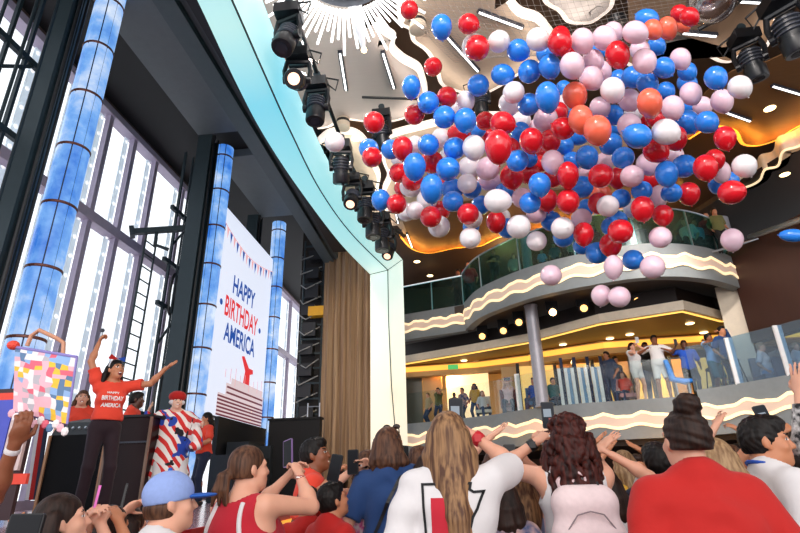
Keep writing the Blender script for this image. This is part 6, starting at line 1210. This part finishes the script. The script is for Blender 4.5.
# ================================================================ guests on the balconies
LB = [('man in an olive shirt photographing from the lower balcony by the arch', 438, 388, 18.4, 2.9, dict(sex='m', skin='tan', hair=('short', 'dark'), top=(C_['olive'], .45, .86, 0), arms=(((436, 391, 18.1), (-.8, 0, -.6)), ((441, 391, 18.1), (.8, 0, -.6))))),
      ('person in khaki leaning at the lower balcony by the arch', 428, 393, 18.8, 2.2, dict(skin='light', hair=('short', 'sandy'), top=(C_['khaki'], .45, .86, 0))),
      ('dark-clothed person deep in the lower deck above the raised phone', 454, 393, 18.6, 3.1, dict(skin='dark', hair=('short', 'black'), top=(C_['black'], .45, .86, 0))),
      ('person with a grey pattern shirt deep in the lower deck', 462, 388, 19.2, 2.5, dict(skin='tan', hair=('short', 'black'), top=(C_['tie'], .45, .86, 0))),
      ('person in mustard with an afro on the lower deck', 474, 384, 18.0, 2.8, dict(skin='brown', hair=('curly', 'black'), top=(C_['yellow'], .45, .86, 0))),
      ('blond person in a white top sitting low on the lower deck', 482, 391, 17.8, 3.4, dict(skin='light', hair=('mid', 'sandy', .1), top=(C_['white'], .45, .86, 0), seat=1)),
      ('woman in a short pink dress with arms up holding a magenta phone', 507, 380, 16.95, 3.0, dict(skin='light', hair=('mid', 'blonde', .15), top=(C_['pink'], .1, .6, .0, 'dress'), arms=(((501, 381, 16.75), (-1, 0, -.2)), ((511, 381, 16.75), (1, 0, -.2))), seat=1)),
      ('person in blue behind the lower glass beside the round column', 533, 378, 16.8, 2.6, dict(skin='tan', hair=('short', 'dark'), top=(C_['royal'], .45, .86, 0), seat=1)),
      ('guest in teal behind the lower glass past the round column', 552, 378, 16.6, 3.4, dict(skin='light', hair=('short', 'brown'), top=(C_['tealc'], .45, .86, 0), seat=1)),
      ('person in a grey-blue top standing by the striped divider', 606, 352, 15.8, 2.2, dict(skin='tan', hair=('short', 'dark'), top=(C_['denim'], .45, .86, 0))),
      ('person in dark clothes leaning beside the striped divider', 614, 357, 16.0, 3.6, dict(skin='tan', hair=('short', 'black'), top=(C_['navy'], .45, .86, 0))),
      ('seated guest in pink behind the woman in white', 622, 372, 15.6, 2.4, dict(skin='light', hair=('long', 'brown', .2), top=(C_['coral'], .45, .86, 0), seat=1)),
      ('woman in white top and white shorts aiming a phone on the lower balcony', 631, 343, 14.95, -2.6, dict(skin='light', hair=('mid', 'auburn', .12), top=(C_['white'], .1, .9, .0, 'tank_top'), bottom=(C_['white'], .3, 'shorts'), arms=(((637, 345, 14.8), (-.8, 0, -.8)), ((634, 349, 14.8), (.8, 0, -.8))), hands=('grip', 'grip'))),
      ('tall man in a white polo and white shorts on the lower balcony', 653, 336, 14.9, 3.0, dict(sex='m', skin='brown', hair=('short', 'black'), top=(C_['white'], .4, .88, .0), bottom=(C_['white'], .42, 'shorts'), arms=(((664, 349, 14.7), (-.8, 0, -.4)), ((646, 349, 14.7), (.8, 0, -.4))))),
      ('person in dark clothes behind the woman in white on the lower balcony', 644, 343, 15.6, 3.1, dict(skin='brown', hair=('short', 'black'), top=(C_['black'], .45, .86, 0))),
      ('man in a royal blue T-shirt and dark shorts filming beside a bright blue chair', 683, 341, 14.75, 2.9, dict(sex='m', skin='dark', hair=('short', 'black'), top=(C_['royal'], .45, .88, 0), bottom=(C_['black'], .45, 'shorts'), arms=(None, ((676, 345, 14.5), (.8, 0, -.8))), hands=('relax', 'grip'))),
      ('man in a pale shirt and teal shorts with a camera behind the blue glass', 707, 334, 14.6, -2.6, dict(sex='m', skin='brown', hair=('short', 'black'), top=(C_['sky'], .45, .88, 0), bottom=(C_['tealc'], .5, 'shorts'), arms=(((702, 340, 14.3), (-1, 0, -.3)), ((712, 341, 14.3), (1, 0, -.3))), hands=('grip', 'grip'))),
      ('man in a blue shirt with a hand to his head behind the blue glass', 720, 327, 14.2, -2.8, dict(sex='m', skin='tan', hair=('short', 'black'), top=(C_['blue'], .45, .86, 0), arms=(((717, 331, 14.2), (-1, 0, -.3)), None), hands=('grip', 'relax'))),
      ('seated guest in white and blue behind the white glass posts', 759, 343, 13.9, -2.3, dict(skin='light', hair=('short', 'sandy'), top=(C_['white'], .45, .86, 0), bottom=(C_['sky'], .9, 'trousers'), seat=1)),
      ('guest in red plaid beyond the last white glass post', 786, 352, 13.2, -2.4, dict(skin='light', hair=('mid', 'brown', .1), top=(C_['tie'], .45, .86, 0), seat=1)),
      ('child in white beyond the last white glass post', 794, 343, 12.9, -2.6, dict(skin='light', hair=('short', 'sandy'), top=(C_['white'], .45, .86, 0), seat=1))]
for lb, px, py, Y, fc, kw in LB:
    kw.setdefault('bottom', (C_['denim'], 1, 'jeans')); kw.setdefault('vox', .021); stand(lb, px, py, Y, fc, LZ1-.02, group=None, **kw)
UB = [('guest leaning over the upper balcony glass under the white balloons', 493, 250, 15.6, 2.9, dict(skin='tan', hair=('short', 'brown'), top=(C_['black'], .3, .86, 0), arms=(((487, 262, 15.3), (-1, 0, 0)), ((499, 262, 15.3), (1, 0, 0))))),
      ('guest in dark red at the bend of the upper balcony', 468, 262, 17.4, 3.0, dict(skin='tan', hair=('short', 'dark'), top=(C_['deepred'], .45, .86, 0))), ('guest in black at the bend of the upper balcony', 458, 270, 18.2, 2.8, dict(skin='brown', hair=('short', 'black'), top=(C_['black'], .45, .86, 0))),
      ('guest in grey near the slim teal column', 513, 254, 15.6, 3.1, dict(skin='light', hair=('mid', 'dark', .15), top=(C_['grey'], .45, .86, 0))), ('guest in sky blue past the slim teal column', 541, 250, 14.6, 3.0, dict(skin='light', hair=('short', 'sandy'), top=(C_['sky'], .45, .86, 0))),
      ('guest in teal on the upper balcony behind hanging balloons', 553, 243, 14.6, 2.8, dict(skin='tan', hair=('short', 'dark'), top=(C_['tealc'], .45, .86, 0))), ('guest in beige with arms on the rail behind hanging balloons', 571, 238, 14.2, 3.0, dict(skin='light', hair=('short', 'brown'), top=(C_['beige'], .45, .86, 0), arms=(((565, 243, 13.9), (-1, 0, 0)), None))),
      ('guest in coral among the hanging balloons on the upper balcony', 592, 226, 14.2, 3.2, dict(skin='tan', hair=('long', 'dark', .2), top=(C_['coral'], .45, .86, 0))), ('guest in black under the lowest red balloons on the upper balcony', 639, 224, 13.9, 3.0, dict(skin='tan', hair=('short', 'black'), top=(C_['black'], .45, .86, 0))),
      ('dark-haired guest in white sitting on the upper balcony ledge', 684, 219, 14.0, 2.2, dict(skin='light', hair=('mid', 'black', .1), top=(C_['white'], .45, .86, 0), bottom=(C_['black'], 1, 'trousers'), shoes='white', seat=1)), ('guest in a pale shirt sitting beside the dark-haired one in white', 692, 220, 14.3, 3.2, dict(skin='tan', hair=('short', 'dark'), top=(C_['sky'], .45, .86, 0), seat=1)),
      ('woman in maroon and white on the upper balcony beside a man', 705, 213, 14.3, 2.8, dict(skin='light', hair=('long', 'dark', .2), top=(C_['deepred'], .45, .86, 0), bottom=(C_['black'], 1, 'trousers'), shoes='white')), ('man in grey-brown beside the woman in maroon on the upper balcony', 713, 209, 13.9, 3.1, dict(sex='m', skin='tan', hair=('short', 'dark'), top=(C_['olive'], .45, .86, 0), bottom=(C_['black'], 1, 'trousers')))]
for lb, px, py, Y, fc, kw in UB:
    kw.setdefault('bottom', (C_['black'], 1, 'trousers')); kw.setdefault('vox', .021); stand(lb, px, py, Y, fc, UZ1-.02, group=None, **kw)
# seats under the seated guests, stools and the striped divider on the lower deck
def seat_at(px, py, Y, z0, lb, col):
    loc, h = spot(px, py, Y, z0); s = h*1.70/1.27/1.7; r = thing('lounge_chair', lb, 'chair', loc); zt = z0+.39*s; m = mat('seat_'+col, col, .7)
    b = MB(); b.box((loc[0], loc[1]-.1, zt-.05), (.5, .5, .1)); b.build('seat', m, r); b = MB(); b.box((loc[0], loc[1]+.2, zt+.2), (.5, .08, .55)); b.build('backrest', m, r)
    for sx in (-1, 1):
        for sy in (-.3, .12): b = MB(); b.tube([(loc[0]+sx*.2, loc[1]+sy, z0), (loc[0]+sx*.2, loc[1]+sy, zt-.09)], .02, 8); b.build('leg', DARK, r)
for t in ((482, 391, 17.8, 'pale chair under the blond person on the lower deck', 'd8cfc2'), (507, 380, 16.95, 'dark red chair under the woman in the pink dress', '6a1f2a'), (533, 378, 16.8, 'blue chair behind the lower glass beside the round column', '3f6f9c'), (552, 378, 16.6, 'blue chair behind the lower glass past the round column', '3a6590'), (622, 372, 15.6, 'rose chair behind the woman in white', 'c58a8c'), (759, 343, 13.9, 'grey chair behind the white glass posts', '7d8896'), (786, 352, 13.2, 'blue-grey chair under the guest in plaid', '55677d'), (794, 343, 12.9, 'slate chair under the child in white', '4a5a70')): seat_at(t[0], t[1], t[2], LZ1, t[3], t[4])
for t in ((684, 219, 14.0, 'dark chair on the upper balcony under the guest in white', '2a2222'), (692, 220, 14.3, 'brown chair on the upper balcony under the guest in the pale shirt', '3a2a20')): seat_at(t[0], t[1], t[2], UZ1, t[3], t[4])
sd = thing('slatted_divider', 'divider of white and navy vertical slats on the lower balcony', 'divider', atY(585, 402, 15.4)*[1, 1, 0]+[0, 0, LZ1])
for k, px in enumerate(np.linspace(560, 604, 14)):
    p = atY(px, 380, 15.35); b = MB(); hgt = 1.35 if k % 4 == 1 else 1.05; b.box((p[0], 15.35+.03*(k % 2), LZ1+hgt/2), (.085, .03, hgt)); b.build('slat', (WHITEP, C_['navy'], WHITEP, mat('slat_blue', '6f93b8', .5))[k % 4], sd)
b = MB(); q0, q1 = atY(559, 380, 15.42), atY(605, 380, 15.42); b.tube([(q0[0], 15.42, LZ1+.25), (q1[0], 15.42, LZ1+.25)], .02); b.build('rail', STEEL, sd)
bc = atY(679, 385, 14.6); r = thing('lounge_chair', 'bright blue plastic chair beside the man in royal blue', 'chair', (bc[0], 14.62, LZ1)); m = mat('chair_bright_blue', '1f8df0', .35); b = MB(); b.tube([(bc[0]-.2, 14.62, LZ1+1.0), (bc[0]-.12, 14.62, LZ1+.5), (bc[0]+.12, 14.5, LZ1+.4), (bc[0]+.3, 14.45, LZ1+.42)], [.06, .09, .08, .05], 10); o = b.build('shell', m, r); smooth_shade(o); 
for sx in (-.1, .2): b = MB(); b.tube([(bc[0]+sx, 14.5, LZ1), (bc[0]+sx, 14.5, LZ1+.38)], .02); b.build('leg', STEEL, r)
phone(atY(507, 379, 16.7), (0, -1, 0), 'magenta phone over the woman in the pink dress', up=(1, 0, 0), body=mat('case_magenta', 'c0308a', .4), size=(.1, .2), lit=False, group=None); phone(atY(637, 340, 14.75), (0, 1, 0), 'white phone aimed by the woman in white shorts', body=WHITEP, size=(.09, .17), lit=False, group=None); phone(atY(675.5, 342, 14.45), (0, 1, 0), 'phone held by the man in royal blue', size=(.08, .16), lit=False, group=None)
# high stools behind the lower glass
for px, Y, lb in ((716, 14.9, 'dark bar stool frame behind the blue glass beside the man in the pale shirt'), (735, 13.85, 'dark bar stool behind the blue glass before the first white post'), (590, 16.8, 'dark bar stool behind the striped divider')):
    p = atY(px, 380, Y); r = thing('bar_stool', lb, 'stool', (p[0], Y, LZ1)); b = MB(); b.lathe([(.19, 0), (.2, .03), (.18, .06)], (p[0], Y, LZ1+.72), 16); b.build('seat', CHAR, r)
    for sx in (-1, 1):
        for sy in (-1, 1): b = MB(); b.tube([(p[0]+sx*.22, Y+sy*.2, LZ1), (p[0]+sx*.13, Y+sy*.12, LZ1+.73)], .016, 6); b.build('leg', DARK, r)
    b = MB(); b.tube([(p[0]+.19*math.cos(a), Y+.17*math.sin(a), LZ1+.3) for a in np.linspace(0, 2*PI, 17)], .01, 6); b.build('foot_ring', STEEL, r)

fb = thing('flag_banner', 'narrow red, white and navy banner hanging between the column and the control booth', 'banner', atY(43, 500, 6.9)*[1, 1, 0]+[0, 0, STZ])
for (a, c), m, nm in (((37, 40.5), C_['white'], 'white_stripe'), ((40.5, 45), C_['red'], 'red_stripe'), ((45, 48.5), C_['navy'], 'navy_stripe')):
    t0, t1, t2, t3 = atY(a, 420, 6.95), atY(c, 420, 6.95), atY(c-12, 500, 6.95), atY(a-12, 500, 6.95); b = MB(); b.add([t3, t2, t1, t0]+[q+[0, .02, 0] for q in (t3, t2, t1, t0)], [(0,1,2,3),(7,6,5,4),(0,4,5,1),(1,5,6,2),(2,6,7,3),(3,7,4,0)]); b.build(nm, m, fb)
